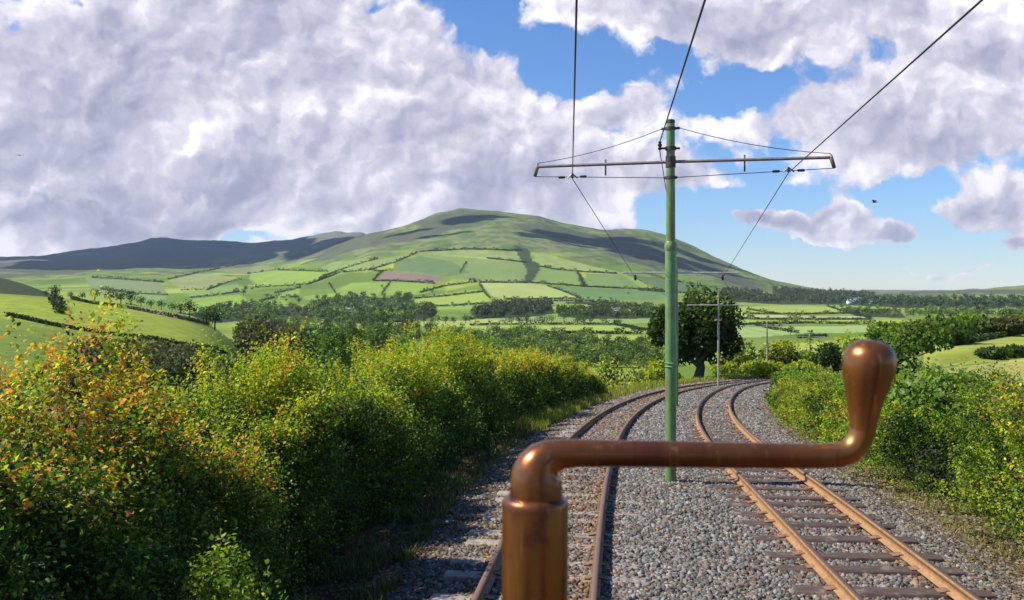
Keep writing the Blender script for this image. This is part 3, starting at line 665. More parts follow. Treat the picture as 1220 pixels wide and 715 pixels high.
make_hedge('field_hedge', 'middle stretch of left hedge with a tall green hump of new shoots', 'hedge', -5.3, 12.9, 24, ix([11, 20], [1.35, 1.5]), ix([13, 15.5, 18, 21, 24], [2.5, 2.5, 2.85, 3.1, 2.75]), 14000, 8, .040, cf_green, 103, nstem=0)
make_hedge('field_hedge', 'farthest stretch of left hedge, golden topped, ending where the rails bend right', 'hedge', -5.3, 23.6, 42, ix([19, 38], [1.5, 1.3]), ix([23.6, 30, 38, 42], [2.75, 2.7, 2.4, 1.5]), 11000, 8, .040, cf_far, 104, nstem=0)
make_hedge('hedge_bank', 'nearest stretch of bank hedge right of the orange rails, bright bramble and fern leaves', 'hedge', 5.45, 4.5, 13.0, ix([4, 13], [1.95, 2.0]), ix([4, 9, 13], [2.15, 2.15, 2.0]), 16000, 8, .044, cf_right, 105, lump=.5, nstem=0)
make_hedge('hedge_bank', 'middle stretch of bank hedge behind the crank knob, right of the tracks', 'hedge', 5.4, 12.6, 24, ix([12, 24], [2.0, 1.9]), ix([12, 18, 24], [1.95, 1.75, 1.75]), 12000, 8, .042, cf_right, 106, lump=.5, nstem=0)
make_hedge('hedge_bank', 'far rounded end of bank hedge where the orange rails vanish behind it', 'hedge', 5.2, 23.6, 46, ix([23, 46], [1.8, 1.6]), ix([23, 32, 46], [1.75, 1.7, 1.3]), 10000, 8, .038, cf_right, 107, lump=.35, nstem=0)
# bushes and trees near enough to show their leaves
def lobes_leaves(c, rad, n, size, cols, wts, r, nl=9, top=None, flat=.7):
    """leaf quads on several overlapping uneven lobes inside an ellipsoid"""
    c = A(c); rad = A(rad); u = unit(r.normal(size=(nl, 3))); lc = u*(r.random((nl, 1))**.4)*A([.62, .62, .58])*rad*(1 if nl < 24 else 1.22)
    lc[:, 2] = np.where(lc[:, 2] < -.45*rad[2], lc[:, 2]*.5, lc[:, 2]); lr = ((.34+.26*r.random(nl)) if nl < 24 else (.17+.20*r.random(nl)))[:, None]*rad*A([1, 1, .9])
    k = r.integers(0, nl, n); v = unit(r.normal(size=(n, 3))); q0 = lc[k]+v*lr[k]*(.72+.36*r.random((n, 1)))
    q0 = q0*(1+.25*(fbm(q0/(rad.mean()*.25)+7, 2, int(r.integers(999)))-.5)[:, None]); q = c+q0
    d = unit(v*.6+r.normal(0, .6, (n, 3))); up = unit(v+A([0, 0, .6])+r.normal(0, .5, (n, 3)))
    l_ = size*(.6+.8*r.random(n)); V, _ = leafquads(q, d, up, l_, l_*.8)
    col = pick(cols, wts, n, r)*(.85+.3*r.random(nl))[k][:, None]
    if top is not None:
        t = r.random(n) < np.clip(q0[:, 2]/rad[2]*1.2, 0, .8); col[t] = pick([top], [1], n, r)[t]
    return V, col
def make_tree(name, label, cat, x, y, h, w, n, size, cols, wts, seed, group=None, trunk=.14, top=None, z=None, crown_from=.25, nl=12, tr=None):
    r = np.random.default_rng(seed); z = float(ground(A([x]), A([y]))[0]) if z is None else z
    e = empty(name, (x, y, z-.05), label, cat, group)
    c = (0, 0, h*(crown_from+(1-crown_from)/2)); rad = (w/2, w/2, h*(1-crown_from)/2)
    o = leafobj('crown', [lobes_leaves(c, rad, n, size, cols, wts, r, nl, top)], M_leaf, e)
    mb = MB(); tr = tr or max(.03*h, .04); hh = h*(crown_from+.3)
    mb.tube([(0, 0, -.2), (0, 0, .15*hh), (.03*h, 0, .5*hh), (.01*h, .02*h, hh), (.03*h, 0, hh*1.25)], [tr*1.35, tr, tr*.8, tr*.5, tr*.2], 9, False)
    for k in range(7):
        a = k*2.4+r.random(); b0 = A([.01*h, 0, hh*(.45+.08*k)]); b1 = b0+A([math.cos(a)*w*.18, math.sin(a)*w*.18, h*.13]); b2 = b1+A([math.cos(a)*w*.16, math.sin(a)*w*.16, h*.1])
        mb.tube([tuple(b0), tuple(b1), tuple(b2)], [tr*.45, tr*.28, tr*.1], 6, False)
    mb.build('trunk', M_bark, e); return e
D1 = (.028,.05,.014); D2 = (.045,.08,.018); D3 = (.07,.12,.02)
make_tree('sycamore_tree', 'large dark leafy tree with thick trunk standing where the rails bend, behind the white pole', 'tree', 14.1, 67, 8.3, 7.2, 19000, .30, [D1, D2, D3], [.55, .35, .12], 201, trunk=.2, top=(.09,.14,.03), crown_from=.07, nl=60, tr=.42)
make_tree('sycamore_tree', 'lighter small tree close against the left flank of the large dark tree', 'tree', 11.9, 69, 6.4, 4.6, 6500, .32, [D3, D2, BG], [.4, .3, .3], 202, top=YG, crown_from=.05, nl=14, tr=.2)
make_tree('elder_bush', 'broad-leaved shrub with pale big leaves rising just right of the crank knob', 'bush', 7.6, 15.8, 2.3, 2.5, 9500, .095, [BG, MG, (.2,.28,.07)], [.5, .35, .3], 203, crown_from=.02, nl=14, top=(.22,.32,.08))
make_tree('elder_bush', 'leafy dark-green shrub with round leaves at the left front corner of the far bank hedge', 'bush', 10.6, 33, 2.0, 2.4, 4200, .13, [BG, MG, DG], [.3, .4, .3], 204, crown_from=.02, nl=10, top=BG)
def at(px, py, Y): return ((px-CX)/F*Y, Y)
def bush(px, Y, topy, wpx, label, cols, wts, seed, top=None, size=None, group=None, name='bush', n=1800, cat='bush', cf=.03, nl=10):
    x = (px-CX)/F*Y; z = float(ground(A([x]), A([float(Y)]))[0]); h = max(CZ-(topy-HY)/F*Y-z, .5); w = wpx/F*Y
    return make_tree(name, label, cat, x, Y, h, w, n, size or max(.0032*Y, .1), cols, wts, seed, group, top=top, z=z, crown_from=cf, nl=nl)
BR = (.12,.09,.055)
bush(752,62,428,60,'low golden-green bush at the lineside just past the end of left hedge',[YG,YL,MG],[.4,.3,.3],301,YG)
bush(712,56,424,70,'yellow-green bush behind the far tip of left hedge',[YG,BG,MG],[.4,.3,.3],302,YL)
bush(792,76,430,54,'dark low shrub at the foot of the lighter tree left of the green pole',[MG,D2,BG],[.4,.3,.3],303,YG)
bush(770,110,408,70,'brownish-grey bare-looking bush left of the big dark tree',[BR,OL,MG],[.5,.3,.2],304)
bush(725,105,415,60,'dark green bush in the dip left of the brown bush',[D2,MG,BG],[.4,.3,.2],305)
bush(882,92,402,56,'grey-green airy bush right of the big dark tree trunk',[OL,MG,BG],[.3,.4,.3],306,(.17,.2,.06),n=3200)
bush(925,96,398,62,'tall olive bush behind the second wooden line pole',[OL,MG,BR],[.3,.4,.2],307,YG,n=3200)
bush(960,112,404,60,'rounded mid-green bush between the distant pole and the dark round bush',[MG,BG,OL],[.4,.3,.3],308,BG)
bush(990,100,403,40,'small dark round bush left of the crank knob',[D1,D2,MG],[.5,.4,.2],309)
bush(1020,112,394,56,'light green feathery bush directly behind the crank knob top',[BG,MG,YG],[.4,.3,.3],310,YG)
bush(905,70,425,60,'golden low bush at the outside of the bend near the vanishing rails',[YG,YL,BG],[.4,.2,.4],311,YG)
bush(866,86,424,40,'low bright bush beside the trunk of the big dark tree',[BG,YG,MG],[.4,.3,.3],312,YG)
bush(955,60,428,60,'yellowish bramble clump above the far end of the bank hedge',[YG,YL,OL,OR],[.4,.3,.3,.1],313,YG)
make_tree('sunlit_patch_leaves', 'added yellow-green leaves imitating a sunlit patch low on the shaded face of the orange-tipped hawthorn', 'plant', -1.8, 5.6, 2.0, .8, 5200, .034, [BG, MG, YG], [.5, .3, .25], 350, crown_from=.0, nl=16, z=-.3)  # added pale leaves imitate sunlight falling through a hedge gap
# the thicket right of the crank: leafy trees in front of the sloping field
TH = [(1062,118,378,74,'leftmost leafy green tree of the thicket right of the knob',[BG,MG,D2],BG),(1092,104,372,84,'tallest bushy tree of the thicket right of the knob',[BG,MG,D3],(.16,.2,.05)),(1122,120,372,70,'dark tree in the thicket between the tallest tree and the field corner',[D2,D3,MG],MG),
      (1150,140,375,58,'round green tree above the left corner of the sloping golden field',[MG,D2,BG],BG),(1178,146,377,56,'grey-green tree fourth along the golden field top edge',[OL,D3,MG],MG),(1203,142,374,40,'upright brownish tree near the right edge over the golden field',[BR,OL,D2],OL),(1226,150,372,50,'rightmost pale green tree cut by the picture edge',[BG,MG,YG],BG),(1262,150,372,60,'green tree outside the right picture edge above the field',[BG,MG],BG)]
for i, (a_, Y_, ty, w_, lb, cc_, tp) in enumerate(TH):
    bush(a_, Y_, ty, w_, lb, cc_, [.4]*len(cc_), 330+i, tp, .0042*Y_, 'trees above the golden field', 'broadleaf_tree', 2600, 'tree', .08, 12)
bush(1072,40,405,50,'dark ivy-covered shrub behind the broad-leaved shrub',[D2,MG,DG],[.4,.3,.3],341,MG,.16)
bush(1112,34,432,40,'low pale shrub between bank hedge and golden field',[BG,YG,MG],[.4,.3,.3],342,YG,.12)
bush(1182,70,412,36,'left of two dark gorse bushes in the golden field',[D2,MG],[.5,.4],343,None,.25); bush(1212,72,411,34,'right of two dark gorse bushes in the golden field',[D2,MG],[.5,.4],344,None,.25)
for i, (a_, Y_, ty, w_) in enumerate([(90,30,418,60),(130,44,404,70),(165,60,398,64),(120,78,402,70),(200,52,410,60),(180,88,404,60),(230,74,416,58),(215,110,408,50),(262,92,420,50),(250,60,432,52),(100,64,400,56),(120,96,398,50),(150,84,402,56),(185,72,408,60),(215,84,406,60),(245,96,414,54),(270,108,420,48),(290,84,428,50),(170,46,412,70),(280,58,434,60),(235,120,406,44),(190,110,404,44),(285,120,418,46),(300,70,420,50),(150,100,398,40)]):
    bush(a_, Y_, ty, w_, 'dark grey-green gorse bush in the dense scrub below the left hillside field', [D1, D2, OL, (.075,.085,.05)], [.35, .3, .2, .25], 400+i, (.10,.11,.06), None, 'gorse below the left field', 'gorse_bush', 1500, 'bush')
big = [(322,190,368,84,[(.085,.07,.045),D2,OL],'large brownish-purple rounded tree standing out in the wooded dip beyond left hedge'),(352,165,382,60,[(.09,.075,.05),OL,D2],'lower brown-tinted tree touching the right side of the large brownish tree'),(400,150,384,70,[D3,MG,BG],'mid-green rounded tree right of the brown trees in the wooded dip'),
       (300,240,372,40,[D2,D3],'dark tree left behind the large brownish tree'),(440,160,392,62,[BG,MG,D3],'pale green domed tree just behind the middle hedge'),(385,120,408,60,[BG,YG,MG],'bright domed tree low behind the left hedge'),(425,118,412,60,[D3,MG,BG],'olive domed tree low behind the left hedge'),(470,200,390,50,[D1,D2,D3],'dark tree left of the green hump of the hedge'),
       (370,220,376,50,[D3,MG],'green tree above the brown-tinted pair'),(412,230,374,50,[D3,D2],'dark green tree on the far side of the wooded dip'),(455,240,378,44,[MG,D3],'small round tree on the far side of the wooded dip'),(340,110,418,50,[MG,BG,D3],'green tree peeping over left hedge below the brown trees')]
for i, (a_, Y_, ty, w_, cc_, lb) in enumerate(big):
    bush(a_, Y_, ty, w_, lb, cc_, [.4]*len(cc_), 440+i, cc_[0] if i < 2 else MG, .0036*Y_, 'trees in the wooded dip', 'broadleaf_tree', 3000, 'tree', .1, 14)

ORD = 'first second third fourth fifth sixth seventh eighth ninth tenth eleventh twelfth thirteenth fourteenth fifteenth sixteenth seventeenth eighteenth'.split()
# ------------------------------------------------------------------ far trees: a few shapes, copied
def far_proto(cols, wts, seed, w=.9, cf=.12, n=260, size=.085):
    r = np.random.default_rng(seed); V, c = lobes_leaves((0, 0, cf+(1-cf)/2), (w/2, w/2, (1-cf)/2), n, size, cols, wts, r, 9, None)
    crown = npmesh('crown', V, np.arange(len(V)).reshape(-1, 4), M_farleaf, None, np.repeat(c, 4, 0)); mb = MB(); mb.tube([(0, 0, -.05), (0, 0, .25), (.01, 0, .6)], [.035, .028, .01], 6, False); tr = mb.build('trunk', M_bark)
    me = (crown.data, tr.data); bpy.data.objects.remove(crown); bpy.data.objects.remove(tr); return me
FT = [far_proto([D1, D2], [.5, .5], 501), far_proto([D3, D2], [.6, .4], 502, 1.0), far_proto([(.09,.15,.035), D3], [.6, .4], 503, .95), far_proto([(.13,.2,.05), (.09,.15,.035)], [.6, .4], 504, .9), far_proto([D1, D2], [.5, .5], 505, 1.5, .05)]
def far_tree(px, py, hpx, k, label, group, name='hedgerow_tree', ymin=60, fix=None):
    x, y, z = hit(px, py, ymin); h = hpx/F*y
    if fix: y = fix; x = (px-CX)/F*y; z = float(ground(A([x]), A([y]))[0]); h = max(CZ-(py-hpx-HY)/F*y-z, 1.5)
    e = empty(name, (x, y, z), label, 'tree', group, rz=px*1.7); e.scale = (h, h, h)
    for me, nm in zip(FT[k], ('crown', 'trunk')):
        o = bpy.data.objects.new(nm, me); COL.objects.link(o); o.parent = e
    return e
for i_, (px, py, hp, k) in enumerate([(55,353,6,0),(66,354,12,0),(84,356,7,0),(98,358,8,0),(113,359,12,3),(131,360,13,0),(144,361,13,2),(156,363,14,0),(168,364,9,0),(180,366,8,1),(192,368,9,0),(205,370,9,1),(215,371,8,0),(226,373,13,0),(246,378,9,1),(256,381,13,0)]):
    far_tree(px, py, hp*1.4, k, ORD[i_]+' tree from the left along the top edge of the left hillside field', 'trees along the top of the left field', fix=275.0)
for i_, (px, py, hp, k) in enumerate(sorted([(609,386,13,1),(618,386,11,0),(627,386,13,0),(646,386,14,1),(657,385,12,1),(672,385,15,3),(688,386,14,2),(695,385,12,1),(704,385,9,1),(718,385,10,1),(737,388,10,1),(505,386,11,0),(515,386,9,0),(523,385,10,0),(531,386,11,0),(540,386,10,0),(555,386,13,0),(560,384,9,0)])):
    far_tree(px, py, hp, k, ORD[i_]+' tree from the left in the row crossing the valley fields', 'row of trees across the valley fields', ymin=300)
far_tree(942, 400, 12, 0, 'narrow dark tree alone in the bright field left of the knob', None, 'cypress_tree', 300)
far_tree(943, 384, 8, 1, 'round tree on the hedge line above the narrow dark tree', None, 'hedgerow_tree', 300)
for px, py, hp, k in [(565,336,6,0),(560,336,6,0),(571,336,4,0),(585,336,4,0),(588,336,3,0),(515,349,5,0),(541,366,5,1),(552,366,5,1),(528,366,4,1),(640,339,3,0),(656,340,3,0),(676,341,4,0),(749,351,4,1),(715,357,5,1),(728,358,5,1),(455,343,5,1),(458,346,4,1),(290,352,9,0),(293,347,8,0),(282,347,5,0),(300,346,5,1),(318,355,7,1),(352,357,8,0),(356,362,9,0),(378,358,8,0),(387,358,9,0),(341,360,5,0)]:
    far_tree(px, py, hp, k, 'tiny dark tree dotted along the field hedges on the mountain foot', 'trees dotted over the mountain foot', ymin=1000)
# woods seen as masses
def wood(name, poly, n, hgt, cols, seed, ymin, nleaf=80, label='dark band of distant woodland', ls=.21):
    r = np.random.default_rng(seed); xs = [p[0] for p in poly]; ys = [p[1] for p in poly]; parts = []; k = 0; t = 0
    while k < n and t < n*30:
        t += 1; px = r.uniform(min(xs), max(xs)); py = r.uniform(min(ys), max(ys)); ins = False
        for i in range(len(poly)):
            x1, y1 = poly[i]; x2, y2 = poly[(i+1) % len(poly)]
            if ((y1 > py) != (y2 > py)) and px < (x2-x1)*(py-y1)/((y2-y1) or 1e-9)+x1: ins = not ins
        if not ins: continue
        x, y, z = hit(px, py, ymin); h = hgt*(.6+.8*r.random()); c0 = A(cols[r.integers(len(cols))])*(.75+.5*r.random())
        c0 = c0*A([1.45, 1.35, 1.1]); parts.append(lobes_leaves((x, y, z+h*.5), (h*.5, h*.5, h*.52), nleaf, h*ls, [tuple(c0), tuple(c0*1.25)], [.5, .5], r, 6)); k += 1
    o = leafobj(name, parts, M_farleaf); tag(o, label, 'woodland', kind='stuff'); return o
CD = [D1, D2, D2, D3]; CM = [D2, D3, (.10,.17,.035), (.13,.19,.045)]; CB = [(.03,.05,.02), (.04,.065,.025)]
wood('woodland', [(370,362),(400,356),(430,352),(455,354),(492,354),(493,362),(505,368),(498,382),(440,385),(400,384),(380,378)], 300, 11, CM, 601, 900, 80, 'mixed woodland filling the valley floor left of centre below the mountain')
wood('woodland', [(225,372),(260,368),(300,362),(340,364),(380,366),(385,382),(330,378),(260,384),(235,380)], 180, 10, CM, 602, 700, 80, 'scattered woodland left of the valley below the pale-green slopes')
wood('woodland', [(498,366),(515,366),(522,370),(515,378),(500,380)], 52, 10, CD, 603, 900, 80, 'small dark copse at the right end of the valley woodland')
wood('woodland', [(560,372),(575,364),(590,362),(640,360),(656,362),(662,372),(640,376),(600,378),(565,378)], 180, 11, CB, 604, 900, 80, 'dense dark conifer wood in the middle of the valley')
wood('woodland', [(662,366),(700,370),(740,370),(775,372),(800,372),(800,378),(740,379),(700,379),(665,376)], 160, 11, CD, 605, 900, 80, 'long dark wood strip right of the conifer wood')
wood('woodland', [(665,360),(690,358),(740,360),(800,366),(800,370),(740,365),(700,362)], 80, 7, CM, 606, 900, 50, 'thin line of trees under the big yellow-green field')
wood('woodland', [(560,402),(590,396),(620,396),(660,400),(700,404),(730,412),(780,420),(800,436),(740,440),(640,434),(590,428),(560,420)], 330, 8, CM, 607, 350, 190, 'rounded green scrub wood behind the left hedge near the valley floor', .12)
wood('woodland', [(716,412),(772,413),(772,417),(720,417)], 40, 6, CD, 608, 350, 120, 'dark bushy belt in the field left of the big dark tree', .13)
wood('woodland', [(280,384),(340,380),(400,386),(470,388),(560,396),(560,412),(480,412),(400,412),(330,406),(300,396)], 240, 9, CM+[D1], 609, 200, 190, 'wooded dip beyond the left hedge', .12)
wood('woodland', [(860,346),(930,350),(1000,354),(1100,356),(1220,356),(1300,356),(1300,366),(1180,367),(1080,366),(1000,362),(930,362),(860,358)], 660, 14, CB+[D2], 610, 1400, 60, 'dark plantation covering the low far slopes at the right')
wood('woodland', [(920,343),(960,347),(1040,350),(1040,355),(960,353),(925,350)], 180, 13, CB, 611, 1800, 50, 'blue-dark forest at the mountain foot above the white houses')
wood('woodland', [(1080,372),(1220,370),(1300,370),(1300,376),(1220,377),(1080,378)], 180, 9, CM, 612, 350, 90, 'middle-distance woodland behind the thicket of trees at the right')
wood('woodland', [(1000,366),(1070,368),(1080,378),(1020,376)], 52, 7, CM, 613, 500, 70, 'scrubby trees at the right end of the bright fields')
# hedgerows
def hedgerow(pts, hgt, label, group, seed, ymin=900, dens=5.0, cols=(D1, D2)):
    r = np.random.default_rng(seed); L_ = []
    for (a, b), (c, d) in zip(pts[:-1], pts[1:]):
        n = max(2, int(math.hypot(c-a, d-b)/2.2))
        for t in np.linspace(0, 1, n, endpoint=False): L_.append(hit(a+(c-a)*t, b+(d-b)*t, ymin))
    L_.append(hit(*pts[-1], ymin)); P = A(L_); 
    # drop jumps where a sight line skips over a crest
    keep = [0]
    for i in range(1, len(P)):
        if abs(P[i, 1]-P[keep[-1], 1]) < P[i, 1]*.2: keep.append(i)
    P = P[keep]
    if len(P) < 2: return
    s = np.concatenate([[0], np.cumsum(np.linalg.norm(np.diff(P[:, :2], axis=0), axis=1))]); my = P[:, 1].mean()
    px_len = sum(math.hypot(c[0]-a[0], c[1]-a[1]) for a, c in zip(pts[:-1], pts[1:])); n = int(px_len*dens*3)+20
    t = r.random(n)*s[-1]; x = np.interp(t, s, P[:, 0]); y = np.interp(t, s, P[:, 1]); g = ground(x, y)
    hv = hgt*(.5+.6*fbm(v3(t/18, t*0+seed), 2, 3)+np.where(fbm(v3(t/9, t*0+seed+9), 2, 5) > .62, 1.1, 0)*(1 if my > 500 else .3)); wv = hgt*.55
    q = v3(x+r.normal(0, wv*.4, n), y+r.normal(0, wv*.5, n), g+hv*r.random(n)); ls = max(hgt*.42, my*.0011)
    V, _ = leafquads(q, unit(r.normal(size=(n, 3))), unit(r.normal(0, .5, (n, 3))+A([0, 0, .9])), ls*(.6+.8*r.random(n)), ls*.9)
    base = P[len(P)//2]; o = leafobj('hedgerow', [(V-base, pick(cols, [1]*len(cols), n, r))], M_farleaf); o.location = base
    tag(o, label, 'hedgerow', group)
FARH = [[(580,308),(600,310),(627,313)],[(645,318),(660,321),(690,324),(735,326)],[(572,337),(630,337),(700,342),(790,346)],[(652,341),(670,347),(692,356)],[(571,338),(578,350),(584,356)],[(444,335),(456,323),(470,322)],[(445,335),(470,335),(518,338)],[(465,337),(455,350)],[(500,349),(530,341),(568,336)],[(493,356),(530,353),(575,348)],[(492,365),(530,365),(580,362)],
 [(380,334),(405,325),(440,322),(456,324)],[(440,322),(470,313),(498,301)],[(380,332),(410,320),(450,308)],[(216,346),(247,346),(273,336),(288,333)],[(227,355),(264,351),(285,348)],[(200,333),(236,325),(291,314)],[(295,326),(327,322),(391,324)],[(302,343),(338,341),(367,339),(398,328)],[(327,350),(358,343)],[(309,359),(327,355),(356,354)],[(770,326),(800,335),(870,346)],[(697,342),(688,324)],[(548,325),(556,313)],[(600,357),(640,357),(692,356)],[(120,345),(160,350),(200,352)],[(110,331),(160,334),(195,337)],[(760,346),(820,350),(860,352)],[(400,350),(392,338)],[(500,300),(560,297),(622,299)]]
for i, p_ in enumerate(FARH): hedgerow(p_, 4.0, 'thin dark hedge line dividing green fields on the lower mountain slope', 'hedges between the mountain fields', 700+i)
VALH = [[(441,384),(482,384)],[(560,388),(600,387),(649,387),(731,387),(769,394)],[(560,381),(600,378)],[(646,398),(682,397.5),(766,398.5)],[(716,411),(772,411)],[(660,359),(700,359),(769,365)],[(700,363.5),(770,369)],[(880,380),(915,381),(942,381),(1038,381)],[(870,388),(900,386.5),(958,385.5),(1043,387)],[(900,388),(922,393),(952,397)],[(885,374.5),(950,375),(1000,374),(1040,373)],[(890,369),(930,375)],[(985,365),(1010,373),(1040,380)],[(950,403),(985,401)],[(445,393),(500,389)]]
for i, p_ in enumerate(VALH): hedgerow(p_, 3.0, 'dark hedge line crossing the flat bright fields on the valley floor', 'hedges on the valley floor', 760+i, 300, 7)
hedgerow([(-60,346),(0,350),(50,355)], .9, 'dark hedge along the upper edge of the left hillside field at the picture edge', None, 790, 120, 9)
hedgerow([(86,357),(110,362),(150,367),(200,377),(262,389),(285,394)], .8, 'dark hedge between the left hillside field and the dry strip above it', None, 791, 120, 9)
hedgerow([(8,377),(30,381),(60,388),(110,396),(170,404),(240,415),(270,421)], .75, 'ragged dark hedge along the lower edge of the left hillside field', None, 792, 90, 9)
hedgerow([(150,362),(200,370),(264,384)], .9, 'hedge along the far side of the dry yellow strip', None, 793, 180, 9)
hedgerow([(62,357),(68,364),(72,374)], 1.8, 'clump of dark hedge crossing the left hillside field', None, 794, 120, 14)
hedgerow([(1140,412),(1180,404),(1222,397),(1300,390)], .8, 'low hedge along the upper edge of the golden field', None, 795, 60, 9)

# ------------------------------------------------------------------ far houses
M_white = noisy('whitewash', (.74, .73, .70), (.80, .79, .76), .5, .8); M_slate = noisy('slate', (.16, .17, .19), (.22, .23, .25), .8, .7)
M_pane = newmat('window_glass'); setp(M_pane[1], Base_Color=(.03, .035, .04), Roughness=.1); M_pane = M_pane[0]
def house(px, py, w, d, h, rz, label, cat='house', wall=None):
    x, y, z = hit(px, py, 500); e = empty('farmhouse', (x, y, z), label, cat, 'distant houses', rz)
    mb = MB(); mb.box((0, 0, h/2-1), (w, d, h+2)); mb.add([(-w/2, -d/2, h), (-w/2, d/2, h), (-w/2, 0, h+d*.42), (w/2, -d/2, h), (w/2, d/2, h), (w/2, 0, h+d*.42)], None, [(0, 2, 1), (3, 4, 5)]); mb.build('wall', wall or M_white, e)
    rf = MB(); o_ = .35; t = .25
    for sg in (-1, 1):
        rf.add([(-w/2-o_, sg*(d/2+o_), h-.25), (w/2+o_, sg*(d/2+o_), h-.25), (w/2+o_, 0, h+d*.42+t), (-w/2-o_, 0, h+d*.42+t), (-w/2-o_, sg*(d/2+o_), h-.25+t), (w/2+o_, sg*(d/2+o_), h-.25+t)], [(0, 1, 2, 3), (4, 5, 2, 3), (0, 1, 5, 4)])
    r_ = rf.build('roof', M_slate, e)
    for sx in (-1, 1): MB().box((sx*(w/2-.8), 0, h+d*.42+.6), (1, .9, 1.8)).build('chimney', M_white, r_)
    for k in range(3):
        for zz_ in (1.5, 4.1):
            if zz_ < h-.6: MB().box((-w/2+w*(k+.5)/3, -d/2-.03, zz_), (1.2, .1, 1.3)).build('window', M_pane, e)
house(1018, 361, 24, 9, 9, .1, 'largest white house among dark trees right of the bright fields, left of its group')
house(1027, 360, 18, 9, 8, -.1, 'second white house right beside the largest one in the dark plantation')
house(1038, 362, 12, 8, 6, .2, 'small low white house at the right end of the distant white group')
house(1012, 362.5, 11, 8, 6, .3, 'small white outbuilding at the left end of the distant white group')
house(641, 372, 16, 8, 6, .2, 'pale cottage between the conifer wood and the round hedgerow trees in the valley')
house(417, 374, 14, 8, 6, -.2, 'pale cottage at the edge of the valley woodland left of centre')
house(734, 374, 14, 8, 6, .1, 'pale cottage in the long dark wood strip')

# ------------------------------------------------------------------ line poles and wires
def paint(name, c1, c2, rust, thr=.6):
    m, b, o = newmat(name); p = objc(); n = noise(p, 6, 5, .6); mp = N('ShaderNodeMapping'); mp.inputs['Scale'].default_value = (9, 9, 1.2); L(p, mp.inputs[0])
    st = noise(mp.outputs[0], 1.0, 5, .65); c = cmix(mrange(n, .35, .65), c1, c2); c = cmix(mrange(st, thr, thr+.1), c, rust)
    setp(b, Base_Color=c, Roughness=.45); bump(b, st, .15, .004); return m
M_green = paint('green_pole_paint', (.115, .245, .085), (.17, .32, .115), (.20, .15, .07), .53)
M_iron = noisy('dark_iron', (.05, .04, .045), (.12, .08, .07), 20, .6, .3)
M_arm = noisy('arm_steel', (.19, .15, .15), (.28, .23, .22), 14, .6, .2)
M_pale = noisy('weathered_pale_paint', (.42, .41, .38), (.52, .51, .48), 12, .7, c3=(.32, .26, .2), s3=4)
M_grey = noisy('weathered_grey_pole', (.27, .265, .25), (.38, .37, .35), 8, .8)
M_black = newmat('insulator_black'); setp(M_black[1], Base_Color=(.02, .02, .022), Roughness=.35); M_black = M_black[0]
M_wire = newmat('copper_wire'); setp(M_wire[1], Base_Color=(.035, .025, .03), Roughness=.5, Metallic=.3); M_wire = M_wire[0]
def line_pole(x, y, zb, dirx, arms, h, r0, label, mp_, ma_, detail=True, zarm=None, group='line poles between the tracks'):
    """arms = ((length, z offset at tip), ...) for the left and right sides; dirx = unit vector towards the right arm"""
    e = empty('line_pole', (x, y, zb), label, 'pole', group); u = A([dirx[0], dirx[1], 0.]); za = zarm
    k = 24 if detail else 10; mb = MB(); zj = h*.655
    mb.tube([(0, 0, -.4), (0, 0, zj-.05)], r0, k); mb.tube([(0, 0, zj-.06), (0, 0, zj+.0), (0, 0, zj+.05), (0, 0, zj+.1)], [r0+.003, r0+.016, r0+.012, r0-.012], k)
    mb.tube([(0, 0, zj), (0, 0, h-.02), (0, 0, h)], [r0-.012, r0-.022, r0-.045], k); mb.build('shaft', mp_, e, True)
    if detail:
        for zc in (h*.335, h*.325): MB().tube([(0, 0, zc-.012), (0, 0, zc), (0, 0, zc+.012)], [r0+.001, r0+.016, r0+.001], k).build('ring', M_green, e, True)
        MB().tube([(0, 0, h-.01), (0, 0, h+.03), (0, 0, h+.05), (0, 0, h+.06)], [r0-.018, r0-.018, r0-.04, .005], k).build('cap', M_iron, e, True)
    for zc, ln in ((h-.10, .15), (za-.26, .11)) if detail else ():
        mb = MB(); mb.tube([(0, 0, zc-.025), (0, 0, zc+.025)], r0-.008, k); mb.tube([tuple(-u*ln+A([0, 0, zc])), tuple(u*ln+A([0, 0, zc]))], .022, 8); mb.build('clamp', M_iron, e, True)
    if detail: MB().tube([(0, 0, za-.09), (0, 0, za+.09)], r0-.006, k).build('arm_clamp', M_iron, e, True)
    tips = []
    for sg, (ln, dz) in zip((-1, 1), arms):
        tip = u*sg*ln+A([0, 0, za+dz]); st = u*sg*(r0-.02)+A([0, 0, za]); tips.append(tip)
        mb = MB(); mb.tube([tuple(st), tuple(tip)], .026 if detail else .03, 8); mb.build('bracket_arm', ma_, e, True)
        if detail:
            dn = u*sg*.05+A([0, 0, -.17]); mb = MB(); mb.tube([tuple(tip+A([0, 0, .05])), tuple(tip+dn*.1), tuple(tip+dn)], [.018, .034, .03], 6); mb.build('arm_end', ma_, e)
            m_ = st*.54+tip*.46; MB().tube([tuple(m_+A([0, 0, .08])), tuple(m_+A([0, 0, -.19]))], .014, 6).build('spacer', M_iron, e)
            top = A([0, 0, h-.10])+u*sg*.15; q = [top*(1-t)+(tip+A([0, 0, .06]))*t-A([0, 0, .07*4*t*(1-t)]) for t in np.linspace(0, 1, 9)]
            MB().tube([tuple(v) for v in q], .006, 5).build('stay_wire', M_wire, e)
            a = A([0, 0, za-.26])+u*sg*.1; b_ = tip+dn; q = [a*(1-t)+b_*t for t in np.linspace(0, 1, 7)]
            MB().tube([tuple(v) for v in q], .0065, 5).build('span_wire', M_wire, e)
    return e, u, tips
